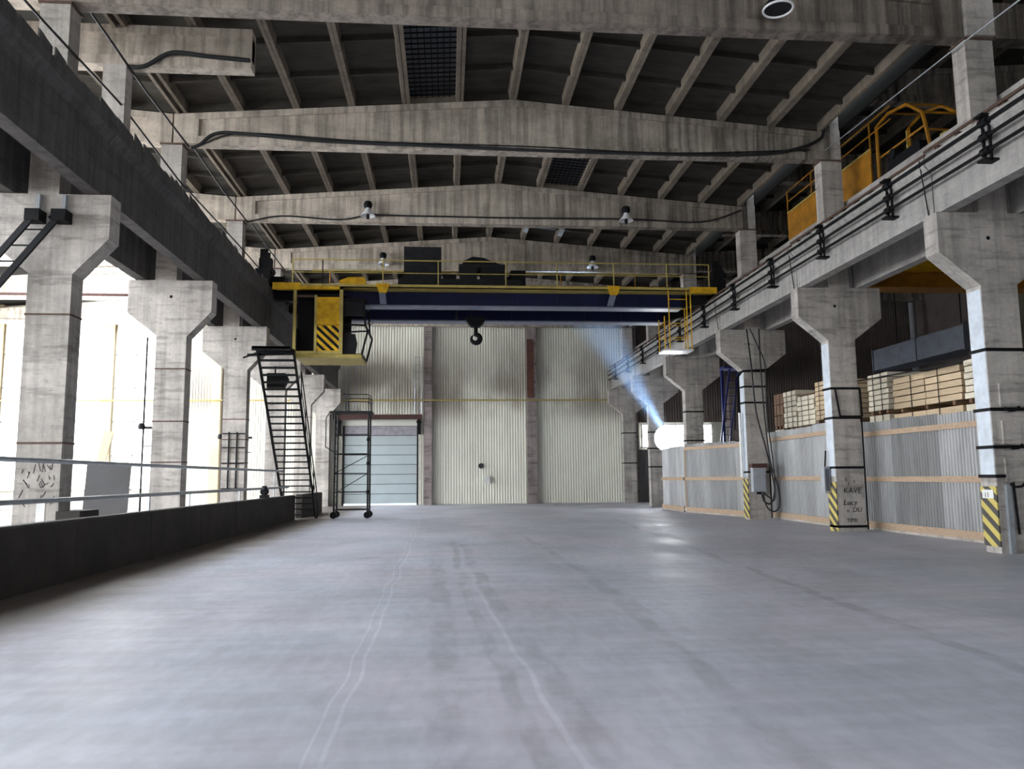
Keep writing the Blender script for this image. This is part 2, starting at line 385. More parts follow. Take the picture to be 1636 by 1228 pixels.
# left wall with window openings
WZ0, WZ1 = 2.2, 9.6
e = MB(); e.box(XL - .3, XL, YB, YE, 0, WZ0); e.box(XL - .3, XL, YB, YE, WZ1, 14)
wins = [(yk(i) + .75, yk(i) + 5.6) for i in range(-3, 5)]
prev = YB
for a, b in wins:
    e.box(XL - .3, XL, prev, a, WZ0, WZ1); prev = b
e.box(XL - .3, XL, prev, YE, WZ0, WZ1)
struct('wall_left', e, M['wallin'])
wn = 0
def window(plane, pos, a0, a1, z0, z1, na, nz, mat, d=1, fr=.07):
    """plane 'x': pane plane at x=pos spanning y a0..a1; plane 'y' likewise"""
    global wn; wn += 1
    r = bpy.data.objects.new('window_%d' % wn, None); COL.objects.link(r); tag(r, kind='structure')
    r.location = (pos, (a0 + a1) / 2, z0) if plane == 'x' else ((a0 + a1) / 2, pos, z0)
    m = MB()
    def bx(p0, p1, q0, q1, t=.06):
        if plane == 'x': m.box(pos - t, pos + t, p0, p1, q0, q1)
        else: m.box(p0, p1, pos - t, pos + t, q0, q1)
    bx(a0, a1, z0, z0 + fr); bx(a0, a1, z1 - fr, z1); bx(a0, a0 + fr, z0, z1); bx(a1 - fr, a1, z0, z1)
    for i in range(1, na): c = a0 + (a1 - a0) * i / na; bx(c - fr / 2, c + fr / 2, z0, z1)
    for i in range(1, nz): c = z0 + (z1 - z0) * i / nz; bx(a0, a1, c - fr / 2, c + fr / 2)
    m.build('window_frame', M['winframe'], r)
    for i in range(na):
        for j in range(nz):
            p0 = a0 + (a1 - a0) * i / na; p1 = a0 + (a1 - a0) * (i + 1) / na; q0 = z0 + (z1 - z0) * j / nz; q1 = z0 + (z1 - z0) * (j + 1) / nz
            m = MB()
            if plane == 'x': m.box(pos - .012, pos + .012, p0 + .03, p1 - .03, q0 + .03, q1 - .03)
            else: m.box(p0 + .03, p1 - .03, pos - .012, pos + .012, q0 + .03, q1 - .03)
            m.build('pane', mat, r)
    return r
for a, b in wins: window('x', XL - .1, a, b, WZ0, WZ1, 3, 3, M['winpane_wall'])

for a in (-.2, 5.1): window('y', YB + .06, a, a + 4.6, 3.2, 9.4, 3, 4, M['added_winpane_near'])  # unseen windows added behind the camera to brighten the hall

# ---- ceiling: deck + ribbed slabs laid from beam to beam
c = MB()
def gable(x0, x1, f, ya, yb, dz, th):
    xm = {ztop: 1.77, ztop_l: -15.77, ztop_r: 19.3}[f]
    pts = [x0] + ([xm] if x0 < xm < x1 else []) + [x1]
    poly = [(x, f(x) + dz) for x in pts] + [(x, f(x) + dz + th) for x in reversed(pts)]
    c.prism(poly, ya, yb)
RL0, RL1 = -19.6, -12.4                         # added rooflight strip, out of view in the left aisle
gable(XPL, XPR, ztop, YB, YE + .3, .32, .14)
gable(RL1, XPL, ztop_l, YB, YE + .3, .32, .14)
gable(XL - .3, RL0, ztop_l, YB, YE + .3, .32, .14)
gable(XPR, XR + .3, ztop_r, YB, YE + .3, .32, .14)
c.box(XPR + .28, XPR + .34, YB, YE + .2, 10.9, 13.2)      # step between the two roofs
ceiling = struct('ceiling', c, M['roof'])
W = 1.42
def slab_mesh():
    m = MB(); h = W / 2 - .002
    for s in (-1, 1):     # longitudinal ribs, tapered
        o, i1, i0 = s * h, s * (h - .085), s * (h - .12)
        m.prism([(o, 0), (i1, 0), (i0, .27), (o, .27)] if s < 0 else [(i1, 0), (o, 0), (o, .27), (i0, .27)], 0, 5.98, mi=1)
    for y in (0, 1.45, 2.95, 4.45, 5.88):
        z0 = .05 if y in (0, 5.88) else .12
        m.box(-h + .1, h - .1, y, y + .09, z0, .27, mi=0)
    m.box(-h, h, 0, 5.98, .26, .31, mi=0)
    return m
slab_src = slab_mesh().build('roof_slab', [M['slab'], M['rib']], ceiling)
first = True
slopeang = math.atan(.0765)
SKY = {(0, 0), (1, 3)}        # (bay, index): slabs replaced by wired rooflights
def put_slab(xc, k, f, xm):
    global first
    ang = -slopeang if xc < xm - .3 else (slopeang if xc > xm + .3 else 0)
    # rotation about y: positive lowers +x side
    loc = (xc, yk(k) + .185, f(xc) - (.02 if abs(xc - xm) < .3 else 0) + .005)
    if first: slab_src.location = loc; slab_src.rotation_euler = (0, ang, 0); first = False
    else: inst(slab_src, 'roof_slab', ceiling, loc, (0, ang, 0))
slabs_x = [1.77 - .71 + W * (i - 5) for i in range(12)]    # rib lines at 1.77 + 1.42 i
skyl = []
for k in range(-1, 5):
    for i, xc in enumerate(slabs_x):
        if (k == 0 and abs(xc - (-.36)) < .3) or (k == 1 and abs(xc - 3.9) < .3): skyl.append((xc, k)); continue
        put_slab(xc, k, ztop, 1.77)
    for i in range(4): put_slab(XPL - .55 - W * i, k, ztop_l, -15.77)
    for i in range(7): put_slab(XPR + 1.1 + W * i, k, ztop_r, 19.3)
for xc, k in skyl:
    wn += 1
    r = bpy.data.objects.new('window_%d' % wn, None); COL.objects.link(r); tag(r, kind='structure')
    r.location = (xc, yk(k) + .185, ztop(xc)); r.rotation_euler = (0, -slopeang if xc < 1.77 else slopeang, 0)
    def bl(m, nme, mat):
        me = m.build(nme, mat); me.parent = r; return me
    h = W / 2 - .01
    m = MB(); m.box(-h, -h + .10, 0, 5.98, 0, .27); m.box(h - .10, h, 0, 5.98, 0, .27); m.box(-h, h, 0, .12, .03, .27); m.box(-h, h, 5.86, 5.98, .03, .27)
    bl(m, 'window_frame', [M['rib']])
    m = MB()
    for i in range(1, 8): x = -h + .1 + (2 * h - .2) * i / 8; m.box(x - .012, x + .012, .1, 5.9, .17, .20)
    for i in range(1, 26): y = .1 + 5.8 * i / 26; m.box(-h + .1, h - .1, y - .012, y + .012, .14, .17)
    bl(m, 'grid', M['black'])
    m = MB(); m.box(-h + .1, h - .1, .1, 5.9, .24, .26); bl(m, 'pane', M['skyglass'])
# unseen left aisle rooflights, added for steep light on the floor
for k in range(-3, 5):
    for sgn in (-1, 1):
        wn += 1
        r = bpy.data.objects.new('window_%d' % wn, None); COL.objects.link(r); tag(r, kind='structure')  # added rooflight, unseen
        xa, xb = (RL0, -15.77) if sgn < 0 else (-15.77, RL1)
        y0 = yk(k) + .3; y1 = yk(k) + 5.9; r.location = ((xa + xb) / 2, (y0 + y1) / 2, 11.6)
        m = MB()
        for t in range(5):
            x = xa + (xb - xa) * t / 4; m.box(x - .04, x + .04, y0, y1, ztop_l(x) + .20, ztop_l(x) + .46)
        for y in (y0, y1): m.hexa([(xa, y - .05, ztop_l(xa) + .2), (xb, y - .05, ztop_l(xb) + .2), (xb, y + .05, ztop_l(xb) + .2), (xa, y + .05, ztop_l(xa) + .2),
                                   (xa, y - .05, ztop_l(xa) + .46), (xb, y - .05, ztop_l(xb) + .46), (xb, y + .05, ztop_l(xb) + .46), (xa, y + .05, ztop_l(xa) + .46)])
        m.build('window_frame', M['winframe'], r)
        for t in range(4):
            x0_ = xa + (xb - xa) * t / 4 + .05; x1_ = xa + (xb - xa) * (t + 1) / 4 - .05
            m = MB(); z0, z1 = ztop_l(x0_) + .32, ztop_l(x1_) + .32
            m.hexa([(x0_, y0 + .06, z0), (x1_, y0 + .06, z1), (x1_, y1 - .06, z1), (x0_, y1 - .06, z0), (x0_, y0 + .06, z0 + .02), (x1_, y0 + .06, z1 + .02), (x1_, y1 - .06, z1 + .02), (x0_, y1 - .06, z0 + .02)])
            m.build('pane', M['added_winpane_roof'], r)
# trims closing the added rooflight strip between the bays
m = MB()
for k in range(-3, 6):
    y0 = yk(k) - .14; y1 = yk(k) + .34
    if k == -3: y0 = YB
    for xa, xb in ((RL0, -15.77), (-15.77, RL1)):
        m.hexa([(xa, y0, ztop_l(xa) + .3), (xb, y0, ztop_l(xb) + .3), (xb, y1, ztop_l(xb) + .3), (xa, y1, ztop_l(xa) + .3),
                (xa, y0, ztop_l(xa) + .47), (xb, y0, ztop_l(xb) + .47), (xb, y1, ztop_l(xb) + .47), (xa, y1, ztop_l(xa) + .47)])
struct('trim_1', m, M['roof'])

# ---- gable cladding, posts and pipes
GP = [-24.55, -18.65, -12.75, -6.95, -1.04, 4.86, 10.75, 16.7, 22.6]
def sheet_mesh(w, z0, z1, pitch=.155, dep=.035):
    prof = []
    n = max(1, round(w / pitch)); p = w / n
    for i in range(n):
        x = i * p; prof += [(x, 0), (x + p * .30, 0), (x + p * .45, -dep), (x + p * .85, -dep)]
    prof += [(w, 0)]
    vs = [(x, y, z0) for x, y in prof] + [(x, y, z1) for x, y in prof]; q = len(prof)
    m = MB(); m.add(vs, [(i, i + 1, i + 1 + q, i + q) for i in range(q - 1)]); return m
sheet_src = {}
def clad(x0, x1, z0, z1, mat='clad'):
    n = max(1, round((x1 - x0) / 1.0)); w = (x1 - x0) / n
    for i in range(n):
        key = (round(w, 3), z0, z1, mat)
        if key not in sheet_src:
            o = sheet_mesh(w, z0, z1).build('cladding_sheet', M[mat], wall_back); sheet_src[key] = o
        else: o = inst(sheet_src[key], 'cladding_sheet', wall_back, (0, 0, 0))
        o.location = (x0 + i * w, YE - .02 - (.006 if i % 2 else 0), 0)
clad(-12.45, -7.2, .02, 11.3); clad(-14.9, -13.0, .02, 11.3)
clad(DX1 + .2, -1.3, .02, 11.3); clad(-5.8, DX1 + .2, 4.9, 11.3); clad(-6.7, -5.82, .02, 11.3)
clad(-.8, 4.56, .02, 11.3); clad(5.18, 10.4, .02, 11.3)
clad(11.0, 16.4, 4.6, 12.9, 'brownwall'); clad(17.0, 22.3, .02, 12.9, 'brownwall'); clad(22.9, 28.5, .02, 12.9, 'brownwall')
clad(11.0, 16.4, .02, 3.0, 'zinc')
for i, x in enumerate(GP):
    m = MB(); hw = .26 if i != 4 else .21
    if i < 4:
        m.box(x - hw, x + hw, YE - .42, YE - .002, 0, 11.2)
        o = m.build('gable_post', M['tan'] if i < 3 else M['col'], origin=(x, YE - .2, 0))
    else:
        n = 12
        for j in range(n):        # block-wise post with slightly uneven faces
            z0 = 11.0 * j / n; m.box(x - hw - random.uniform(0, .02), x + hw + random.uniform(0, .02), YE - .42 - random.uniform(0, .02), YE - .002, z0 + .008, z0 + 11.0 / n)
        o = m.build('gable_post', M['brick'], origin=(x, YE - .2, 0))
    L = ['tan gable post between the two big bright windows of the left aisle', 'tan gable post seen behind the nearest left columns', 'tan gable post beside the pale cladding of the left aisle',
         'pale concrete gable post behind the far left columns', 'grey concrete gable post right of the blue loading door', 'grey gable post with a rust red upper half between two cream cladding fields',
         'grey gable post at the right edge of the cream cladding', 'brown grey gable post in the right aisle behind the fence', 'brown grey gable post in the right aisle, farthest right'][i]
    if i in (0,): L = 'tan gable post in the far left corner of the left aisle'
    tag(o, L, 'post', 'gable wall posts')
    if i == 5:
        for z0, z1 in ((6.0, 9.4),):
            b = MB(); b.box(x - .27, x + .12, YE - .46, YE - .445, z0, z1); q = b.build('post_facing', M['rustpost'], o, origin=None)
            q['label'] = 'rust red facing'
window('y', YE - .06, -24.2, -19.0, 1.0, 10.3, 4, 5, M['winpane_end'])
window('y', YE - .06, -18.3, -15.0, 1.0, 10.3, 3, 5, M['winpane_end'])
# horizontal pipes across the gable
def pipe(name, pts, r, mat, label, cat='pipe', n=8, group=None):
    m = MB(); m.tube(pts, r, n); return tag(m.build(name, mat), label, cat, group)
pipe('gas_pipe', [(-24.9, YE - .5, 5.86), (10.6, YE - .5, 5.86)], .04, M['yellowpale'], 'thin yellowish pipe running level across the whole far wall')
pipe('heating_pipe', [(-24.98, 31.5, 8.8), (-7.9, 31.5, 8.8), (-7.9, 31.5, 7.72)], .06, M['rustred'], 'red pipe crossing the left aisle high up, seen between the two nearest left columns')
m = MB(); m.box(-24.9, -7.3, YE - .3, YE - .05, 10.36, 10.56); tag(m.build('lintel', M['cream']), 'long pale lintel over the bright windows of the left aisle end wall', 'lintel')
# small bright windows of the right aisle end wall
window('y', YE - .1, 11.25, 11.8, 3.1, 4.5, 1, 2, M['winpane_small'])
window('y', YE - .1, 12.6, 14.0, 3.1, 4.5, 2, 2, M['winpane_small'])
window('y', YE - .1, 14.75, 15.5, 3.3, 4.5, 1, 2, M['winpane_small'])

# ---- loading door
dr = bpy.data.objects.new('door_1', None); COL.objects.link(dr); dr.location = ((DX0 + DX1) / 2, YE, 0); tag(dr, kind='structure')
z = .10
for j in range(8):
    z1 = z + .545
    m = MB(); m.box(DX0 + .04, DX1 - .04, YE + .05, YE + .10, z, z1 - .03); m.box(DX0 + .04, DX1 - .04, YE + .07, YE + .10, z1 - .03, z1, 1)
    m.build('door_section', [M['door'] if j < 7 else M['doordirty'], M['sheet']], dr)
    z = z1
m = MB(); m.box(DX0 - .02, DX0 + .06, YE - .05, YE + .06, 0, DZ); m.box(DX1 - .06, DX1 + .02, YE - .05, YE + .06, 0, DZ); m.build('door_track', M['darkgrey'], dr)
m = MB(); m.box(DX1 + .04, DX1 + .20, YE - .08, YE, 0, 4.7); m.box(DX0 - .24, DX0 - .04, YE - .08, YE, 0, 4.7); m.build('door_jamb', M['cream'], dr)
m = MB(); m.box(-6.3, -1.38, YE - .55, YE - .43, 4.78, 5.02); m.box(-6.3, -1.38, YE - .60, YE - .36, 4.98, 5.05)
tag(m.build('lintel_beam', M['rustred']), 'red brown steel beam over the pale blue loading door', 'beam')
for x, L in ((-1.56, 'dark steel bracket at the right end of the red brown door beam'), (-6.02, 'dark steel bracket at the left end of the red brown door beam')):
    m = MB(); m.box(x - .10, x + .10, YE - .42, YE - .04, 3.95, 4.78); m.box(x - .14, x + .14, YE - .44, YE - .04, 4.6, 4.7); tag(m.build('bracket', M['black']), L, 'bracket')
def wall_ladder(x0, x1, z0, z1, y, label):
    t = thing('wall_ladder', ((x0 + x1) / 2, y, z0), label, 'ladder')
    for x in (x0, x1): MB().tube([(x, y, z0), (x, y, z1)], .025, 6).build('rail', M['galv'], t)
    z = z0 + .3
    while z < z1: MB().tube([(x0, y, z), (x1, y, z)], .018, 6).build('rung', M['galv'], t); z += .42
    for x in (x0, x1):
        for z in (z0 + .2, z1 - .2): MB().box(x - .02, x + .02, y, YE - .06, z - .02, z + .02).build('wall_bracket', M['galv'], t)
wall_ladder(-1.80, -1.42, 5.1, 8.4, YE - .3, 'thin grey wall ladder beside the gable post above the loading door')
wall_ladder(-5.62, -5.1, 5.1, 8.3, YE - .3, 'thin grey wall ladder on cream cladding left above the loading door')
m = MB(); m.box(2.12, 2.42, YE - .26, YE - .05, 1.22, 1.58); m.box(2.10, 2.44, YE - .28, YE - .26, 1.2, 1.6); tag(m.build('wall_box', M['whitepaint']), 'small white box on the middle field of cream cladding', 'box')
m = MB(); m.lathe((1.95, YE - .17, 2.15), [(.14, 0), (.16, .03), (.12, .11)], 10, 'y'); tag(m.build('wall_vent', M['sheet']), 'small dark round vent above the white wall box', 'vent')

# ------------------------------------------------------------------ columns
def bands(t, x0, x1, y0, y1, zs, th=.03, h=.06, mat='black'):
    for z in zs:
        m = MB(); m.box(x0 - th, x1 + th, y0 - th, y0, z, z + h); m.box(x0 - th, x1 + th, y1, y1 + th, z, z + h); m.box(x0 - th, x0, y0, y1, z, z + h); m.box(x1, x1 + th, y0, y1, z, z + h)
        m.build('steel_band', M[mat], t)
LEFT_L = ['nearest left concrete column with sooty scribbles and a ladder in front', 'second concrete column on the left, behind the galvanised rails', 'third concrete column on the left, small motor at its foot',
          'fourth concrete column on the left, hidden behind the black steel stair', 'fifth concrete column on the left, just right of the black steel stair', 'last concrete column on the left, behind the wheeled scaffold']
RIGHT_L = ['nearest right concrete column with white inner face and scribbled plate', 'second right concrete column with black handwriting near its foot', 'third right concrete column carrying grey cabinet and hanging cables',
           'fourth right concrete column behind the corner of the sheet fence', 'fifth right concrete column between two bright small windows', 'last right concrete column against the far cream wall']
colsL, colsR = [], []
def column(side, k, dx=0):
    y0 = yk(k); y1 = y0 + .42
    if side < 0:
        i, o = -6.45, -7.18; ci, co = -5.87, -7.90; u0, u1 = -7.27, -6.75
    else:
        i, o = 10.13, 10.87; ci, co = 9.35, 11.65; u0, u1 = 10.22, 10.80
    i += dx; o += dx; ci += dx; co += dx; u0 += dx; u1 += dx
    poly = [(i, 0), (i, 5.02), (ci, 5.66), (ci, 6.45), (co, 6.45), (co, 5.62), (o, 5.04), (o, 0)]
    m = MB(); m.prism(poly, y0, y1)
    uy0, uy1 = y0 + .01, y0 + .41
    ut = 10.05
    m.box(min(u0, u1), max(u0, u1), uy0, uy1, 6.45, ut)
    if side > 0 and k == 0: m.box(u0, u1, uy0 - .10, uy1, ut, 11.6)
    elif side > 0: m.box(u0 + .30, u1, uy0, uy1, ut, 11.5 + RAISE - .0765 * 8.8 - .8)
    c = m.build('concrete_column', M['col'], origin=((i + o) / 2, (y0 + y1) / 2, 0))
    lab = (LEFT_L if side < 0 else RIGHT_L)
    if 0 <= k < 6: tag(c, lab[k], 'column', 'left row of columns' if side < 0 else 'right row of columns')
    else: tag(c, 'concrete column %s, beside the camera at the edge of the frame' % ('on the left' if side < 0 else 'on the right'), 'column')
    (colsL if side < 0 else colsR).append(c)
    m = MB(); a, b = sorted((i, o)); m.box(min(u0, u1) - .03, max(u0, u1) + .03, y0 - .02, y0 + .44, ut - .05, ut - .01); m.build('bearing_plate', M['rust'], c)
    return c
DXR = {3: -.22, 4: -.2, 5: -.14}
for k in range(-1, 6):
    column(-1, k); column(1, k, DXR.get(k, 0) * .9)
cR = {k: colsR[k + 1] for k in range(-1, 6)}; cL = {k: colsL[k + 1] for k in range(-1, 6)}
for k, zs in ((0, (1.38, 1.92, 2.62, 3.75)), (1, (.10, 1.62, 2.92, 3.70)), (2, (1.55, 3.9, 4.45, 4.98)), (3, (2.9, 4.1)), (4, (1.9, 2.8, 3.6)), (5, (2.2, 3.9))):
    dx = DXR.get(k, 0) * .9; bands(cR[k], 10.13 + dx, 10.87 + dx, yk(k), yk(k) + .42, zs)
for k, zs in ((0, (2.1, 4.3)), (1, (1.9, 2.9, 4.2)), (2, (2.0, 2.75, 3.4)), (4, (2.6, 4.4)), (5, (2.4,))):
    bands(cL[k], -7.18, -6.45, yk(k), yk(k) + .42, zs, .012, .03, 'rust')
# pale paint, hazard stripes, guards on the right columns
for k, (za, zb) in ((0, (.12, 1.22)), (1, (.0, 1.27)), (2, (.05, 1.35))):
    y0 = yk(k)
    m = MB(); m.box(10.10, 10.13 - .002, y0 - .005, y0 + .425, za, zb); m.build('hazard_stripes', M['hazard'], cR[k])['label'] = 'yellow and black striped guard plate'
for k in (0, 1, 2):
    y0 = yk(k)
    m = MB(); m.box(10.122, 10.129, y0 + .02, y0 + .40, 1.42, 4.95)
    m.build('painted_face', M['bluewhite'], cR[k])['label'] = 'chalky white inner face'
# sprung clamps and plates on the nearest right column (shown at the frame edge)
for z in (1.05, 1.75, 2.45):
    m = MB(); m.box(10.30, 10.86, yk(0) - .05, yk(0) - .005, z + .25, z + .68); m.build('clamp_plate', M['col'], cR[0])
    m = MB(); m.tube([(10.32, yk(0) - .10, z + .22), (10.40, yk(0) - .13, z + .16), (10.52, yk(0) - .13, z + .17), (10.62, yk(0) - .10, z + .24)], .022, 6); m.build('clamp_bolt', M['black'], cR[0])
m = MB(); m.box(10.26, 10.36, yk(0) - .07, yk(0) - .005, 0, 1.25); m.build('channel', M['galv'], cR[0])
m = MB(); m.tube([(10.42, yk(0) - .05, 1.3), (10.46, yk(0) - .05, .35)], .02, 6); m.build('conduit', M['black'], cR[0])
# dark angle frame on the second right column
m = MB(); y = yk(1) - .03
m.beam((10.22, y, 3.70), (10.32, y, 2.98), .03, .05); m.beam((10.30, y, 2.98), (10.92, y, 2.98), .03, .06); m.beam((10.90, y, 3.72), (10.92, y, 2.98), .03, .06); m.beam((10.90, y, 2.98), (10.90, y, .05), .03, .035)
m.build('angle_frame', M['black'], cR[1])
ink = simple('black_marker_ink', (.02, .02, .025), .8)
rx = (math.pi / 2, 0, 0)
for s, sz, x, z, sh in (('5', .12, 10.36, 1.30, 0), ('2', .10, 10.58, 1.24, 0), ('1', .12, 10.42, 1.18, 0), ('KAVE', .20, 10.30, .99, .1), ('Lucy', .20, 10.28, .68, .2), ('DU', .17, 10.52, .50, .1), ('o', .14, 10.36, .50, 0), ('TIME', .14, 10.34, .24, .1)):
    textmesh(s, sz, (x, yk(1) - .004, z), rx, 'handwriting', ink, cR[1], sh)
m = MB(); m.box(10.085, 10.098, yk(0) + .06, yk(0) + .36, 1.0, 1.16); m.build('number_plate', M['whitepaint'], cR[0])
textmesh('11', .13, (10.083, yk(0) + .30, 1.02), (math.pi / 2, 0, -math.pi / 2), 'plate_number', ink, cR[0])
# soot scribbles on the nearest left column
m = MB(); rr = random.Random(3)
for i in range(34):
    x = -7.12 + rr.random() * .6; z = 1.35 + rr.random() * .32 if i < 22 else .98 + rr.random() * .25
    a = rr.uniform(.6, 2.4); l = rr.uniform(.05, .16)
    m.beam((x, yk(0) - .003, z), (x + l * math.cos(a), yk(0) - .003, z + l * math.sin(a)), .004, .010)
m.build('scribble', ink, cL[0])
m = MB(); m.box(-6.80, -6.66, yk(0) - .01, yk(0) - .002, .78, 1.12); m.build('white_patch', M['whitepaint'], cL[0])
m = MB(); m.box(-6.43, -6.05, yk(0) - .12, yk(0) + .6, 0, .98); tag(m.build('plinth', M['barrier']), 'dark plinth block at the foot of the nearest left column behind the barrier', 'plinth')
# dark dots (lifting holes) on corbels
for k in (0, 1, 2):
    m = MB(); m.lathe((-6.86, yk(k) - .004, 6.03), [(.04, 0), (.04, .003)], 8, 'y'); m.build('lifting_hole', M['black'], cL[k])
    m = MB(); m.lathe((10.36, yk(k) - .004, 5.95), [(.04, 0), (.04, .003)], 8, 'y'); m.build('lifting_hole', M['black'], cR[k])

# ------------------------------------------------------------------ roof beams
def roof_beam(k, x0, x1, f, xm, lab, raise_=0, dy=0, flat=False):
    y0 = yk(k) + dy; y1 = y0 + .34; zb = 10.05 + raise_
    xs = [x0] + ([xm] if x0 < xm < x1 else []) + [x1]
    top = lambda x: f(x) - .005
    # flanges full width, web recessed, solid ends
    def seg(xa, xb, ya, yb, za, zb_):
        m.hexa([(xa, ya, za(xa)), (xb, ya, za(xb)), (xb, yb, za(xb)), (xa, yb, za(xa)), (xa, ya, zb_(xa)), (xb, ya, zb_(xb)), (xb, yb, zb_(xb)), (xa, yb, zb_(xa))])
    m = MB()
    for a, b in zip(xs[:-1], xs[1:]):
        seg(a, b, y0, y1, lambda x: zb, lambda x: zb + .20)
        seg(a, b, y0, y1, lambda x: top(x) - .17, top)
        seg(a, b, y0 + .07, y1 - .07, lambda x: zb + .20, lambda x: top(x) - .17)
    for e0, e1 in ((x0, x0 + .62), (x1 - .62, x1)):
        seg(e0, e1, y0 + .005, y1 - .005, lambda x: zb + .20, lambda x: top(x) - .17)
    o = m.build('roof_beam', M['beam_dark'] if (k == 0 and x0 > -7) else M['beam'], origin=((x0 + x1) / 2, y0 + .17, zb))
    return tag(o, lab, 'beam', 'gabled roof beams')
names = ['nearest', 'second', 'third', 'fourth', 'fifth', 'last']
for k in range(-1, 6):
    if k >= 0:
        L = ['nearest gabled concrete roof beam, along the top edge of the picture', 'second gabled concrete roof beam with a thick black cable along it', 'third gabled concrete roof beam with two lamps on its face',
             'fourth gabled concrete roof beam just behind the blue bridge crane', 'fifth gabled concrete roof beam, mostly hidden behind the crane', 'last gabled concrete roof beam against the far wall'][k]
    else: L = 'gabled concrete roof beam overhead, out of the picture'
    if k >= 0: roof_beam(k, -6.98, 10.50 if k else 10.20, ztop, 1.77, L)
    LL = ['nearest', 'second', 'third', 'fourth', 'fifth', 'last'][max(k, 0)]
    if k >= 0:
        roof_beam(k, -24.9, -7.02, ztop_l, -15.77, '%s left aisle roof beam, ending on the left column row' % LL)
        roof_beam(k, 10.56 if k else 10.82, 28.5, ztop_r, 19.3, '%s roof beam of the dark right aisle' % LL, raise_=RAISE)
m = MB(); m.box(10.82, 28.5, yk(0), yk(0) + .34, 10.05, 10.8); tag(m.build('tie_beam', M['beam_dark'], origin=(19, yk(0) + .17, 10.05)), 'straight concrete tie beam running right from the top of the nearest right column', 'beam')
# the short extra beam stub with its own post at upper left
roof_beam(0, -24.9, -4.1, lambda x: 10.92, 0, 'short pale concrete beam ending in mid air at upper left', dy=2.14)
m = MB(); m.box(-7.08, -6.62, 15.9, 16.24, 8.0, 10.05); tag(m.build('concrete_post', M['col'], origin=(-6.85, 16.07, 8.0)), 'short concrete post under the beam that ends in mid air, upper left', 'post')

# ------------------------------------------------------------------ crane runway girders
def runway(k, x, mat, lab, ztp=7.76, hw=.26):
    y0 = yk(k) + .02; y1 = yk(k + 1) - .02 + .0
    m = MB()
    sw = .13
    m.prism([(x - sw, 6.46), (x + sw, 6.46), (x + sw, ztp - .34), (x + hw, ztp - .18), (x + hw, ztp), (x - hw, ztp), (x - hw, ztp - .18), (x - sw, ztp - .34)], y0 + .2, y1 + .2)
    o = m.build('runway_girder', mat, origin=(x, (y0 + y1) / 2 + .2, 6.46)); tag(o, lab, 'girder', 'crane runway girders')
    m = MB(); m.box(x - .06, x + .06, y0 + .2, y1 + .2, ztp, ztp + .04); m.box(x - .02, x + .02, y0 + .2, y1 + .2, ztp + .04, ztp + .11); m.box(x - .035, x + .035, y0 + .2, y1 + .2, ztp + .11, ztp + .15)
    m.build('crane_rail', M['rust'], o)
    m = MB(); yy = y0 + .4
    while yy < y1:
        m.box(x - .22, x - .06, yy, yy + .1, ztp, ztp + .09); m.box(x + .06, x + .22, yy, yy + .1, ztp, ztp + .09); yy += .6
    q = m.build('rail_clips', M['rust'], o); q['kind'] = 'stuff'
    return o
BN = ['beside the camera', 'nearest', 'second', 'third', 'fourth', 'fifth', 'last']
for k in range(-2, 5):
    a = BN[max(0, k + 1)]
    bay = 'bay from the camera' 
    wh = {-2: 'behind the camera', -1: 'overhead beside the camera', 0: 'between the first and second columns', 1: 'between the second and third columns', 2: 'between the third and fourth columns', 3: 'between the fourth and fifth columns', 4: 'between the fifth column and the far wall'}[k]
    runway(k, -6.18, M['girder_l'], 'dark shade-toned runway girder on the left row, ' + wh, 7.84)
    runway(k, -7.62, M['girder_l'], 'dark outer runway girder of the left aisle, ' + wh, 7.70)
    o = runway(k, 9.58, M['girder_r'], 'pale concrete runway girder on the right row, ' + wh, 7.62)
    o2 = runway(k, 11.16, M['girder_r'], 'outer runway girder facing the right aisle, ' + wh, 8.05)
    # raised kerb beam with bolt heads on the outer girder
    m = MB(); m.box(10.95, 11.22, yk(k) + .22, yk(k + 1) + .18, 8.05, 8.72); m.box(10.90, 11.26, yk(k) + .22, yk(k + 1) + .18, 8.72, 8.90)
    kb = m.build('kerb_beam', M['girder_r'], origin=(11.1, yk(k) + 3.2, 8.05)); tag(kb, 'pale kerb beam behind the right upper columns, ' + wh, 'beam')
    m = MB(); yy = yk(k) + .6
    while yy < yk(k + 1): m.lathe((10.947, yy, 8.22), [(.03, -.02), (.03, .0)], 6, 'x'); yy += .45
    q = m.build('bolt_heads', M['rust'], kb); q['kind'] = 'stuff'
    if k >= -1:
        # conductor bars and their brackets
        xx = 9.27
        for z in (6.98, 7.24, 7.50):
            mm = MB(); mm.tube([(xx, yk(k) + .2, z), (xx, yk(k + 1) + .2, z)], .032, 6); mm.build('conductor_bar', M['black'], o)
        mm = MB(); mm.tube([(9.33, yk(k) + .2, 7.66), (9.33, yk(k + 1) + .2, 7.72)], .03, 6); mm.build('conductor_bar', M['rust'], o)
        for j in range(2):
            yb = 15.17 + 3 * (2 * k + j) - 0.0
            if not (yk(k) + .2 < yb < yk(k + 1) + .2): yb += 0
            mm = MB(); mm.box(9.30, 9.34, yb - .06, yb - .02, 6.80, 7.64); mm.box(9.30, 9.34, yb + .10, yb + .14, 6.80, 7.64); mm.box(9.18, 9.46, yb - .06, yb + .14, 6.80, 6.84); mm.box(9.18, 9.34, yb - .06, yb + .14, 7.60, 7.64)
            for z in (6.98, 7.24, 7.50): mm.lathe((9.27, yb - .09, z), [(.07, 0), (.075, .06), (.05, .10), (.075, .14), (.07, .2)], 8, 'y')
            mm.build('bar_bracket', M['black'], o)
        mm = MB(); mm.tube([(9.31, yk(k) + .35, 7.6), (9.43, yk(k) + .35, 6.5)], .012, 5); mm.build('joint_strap', M['black'], o)
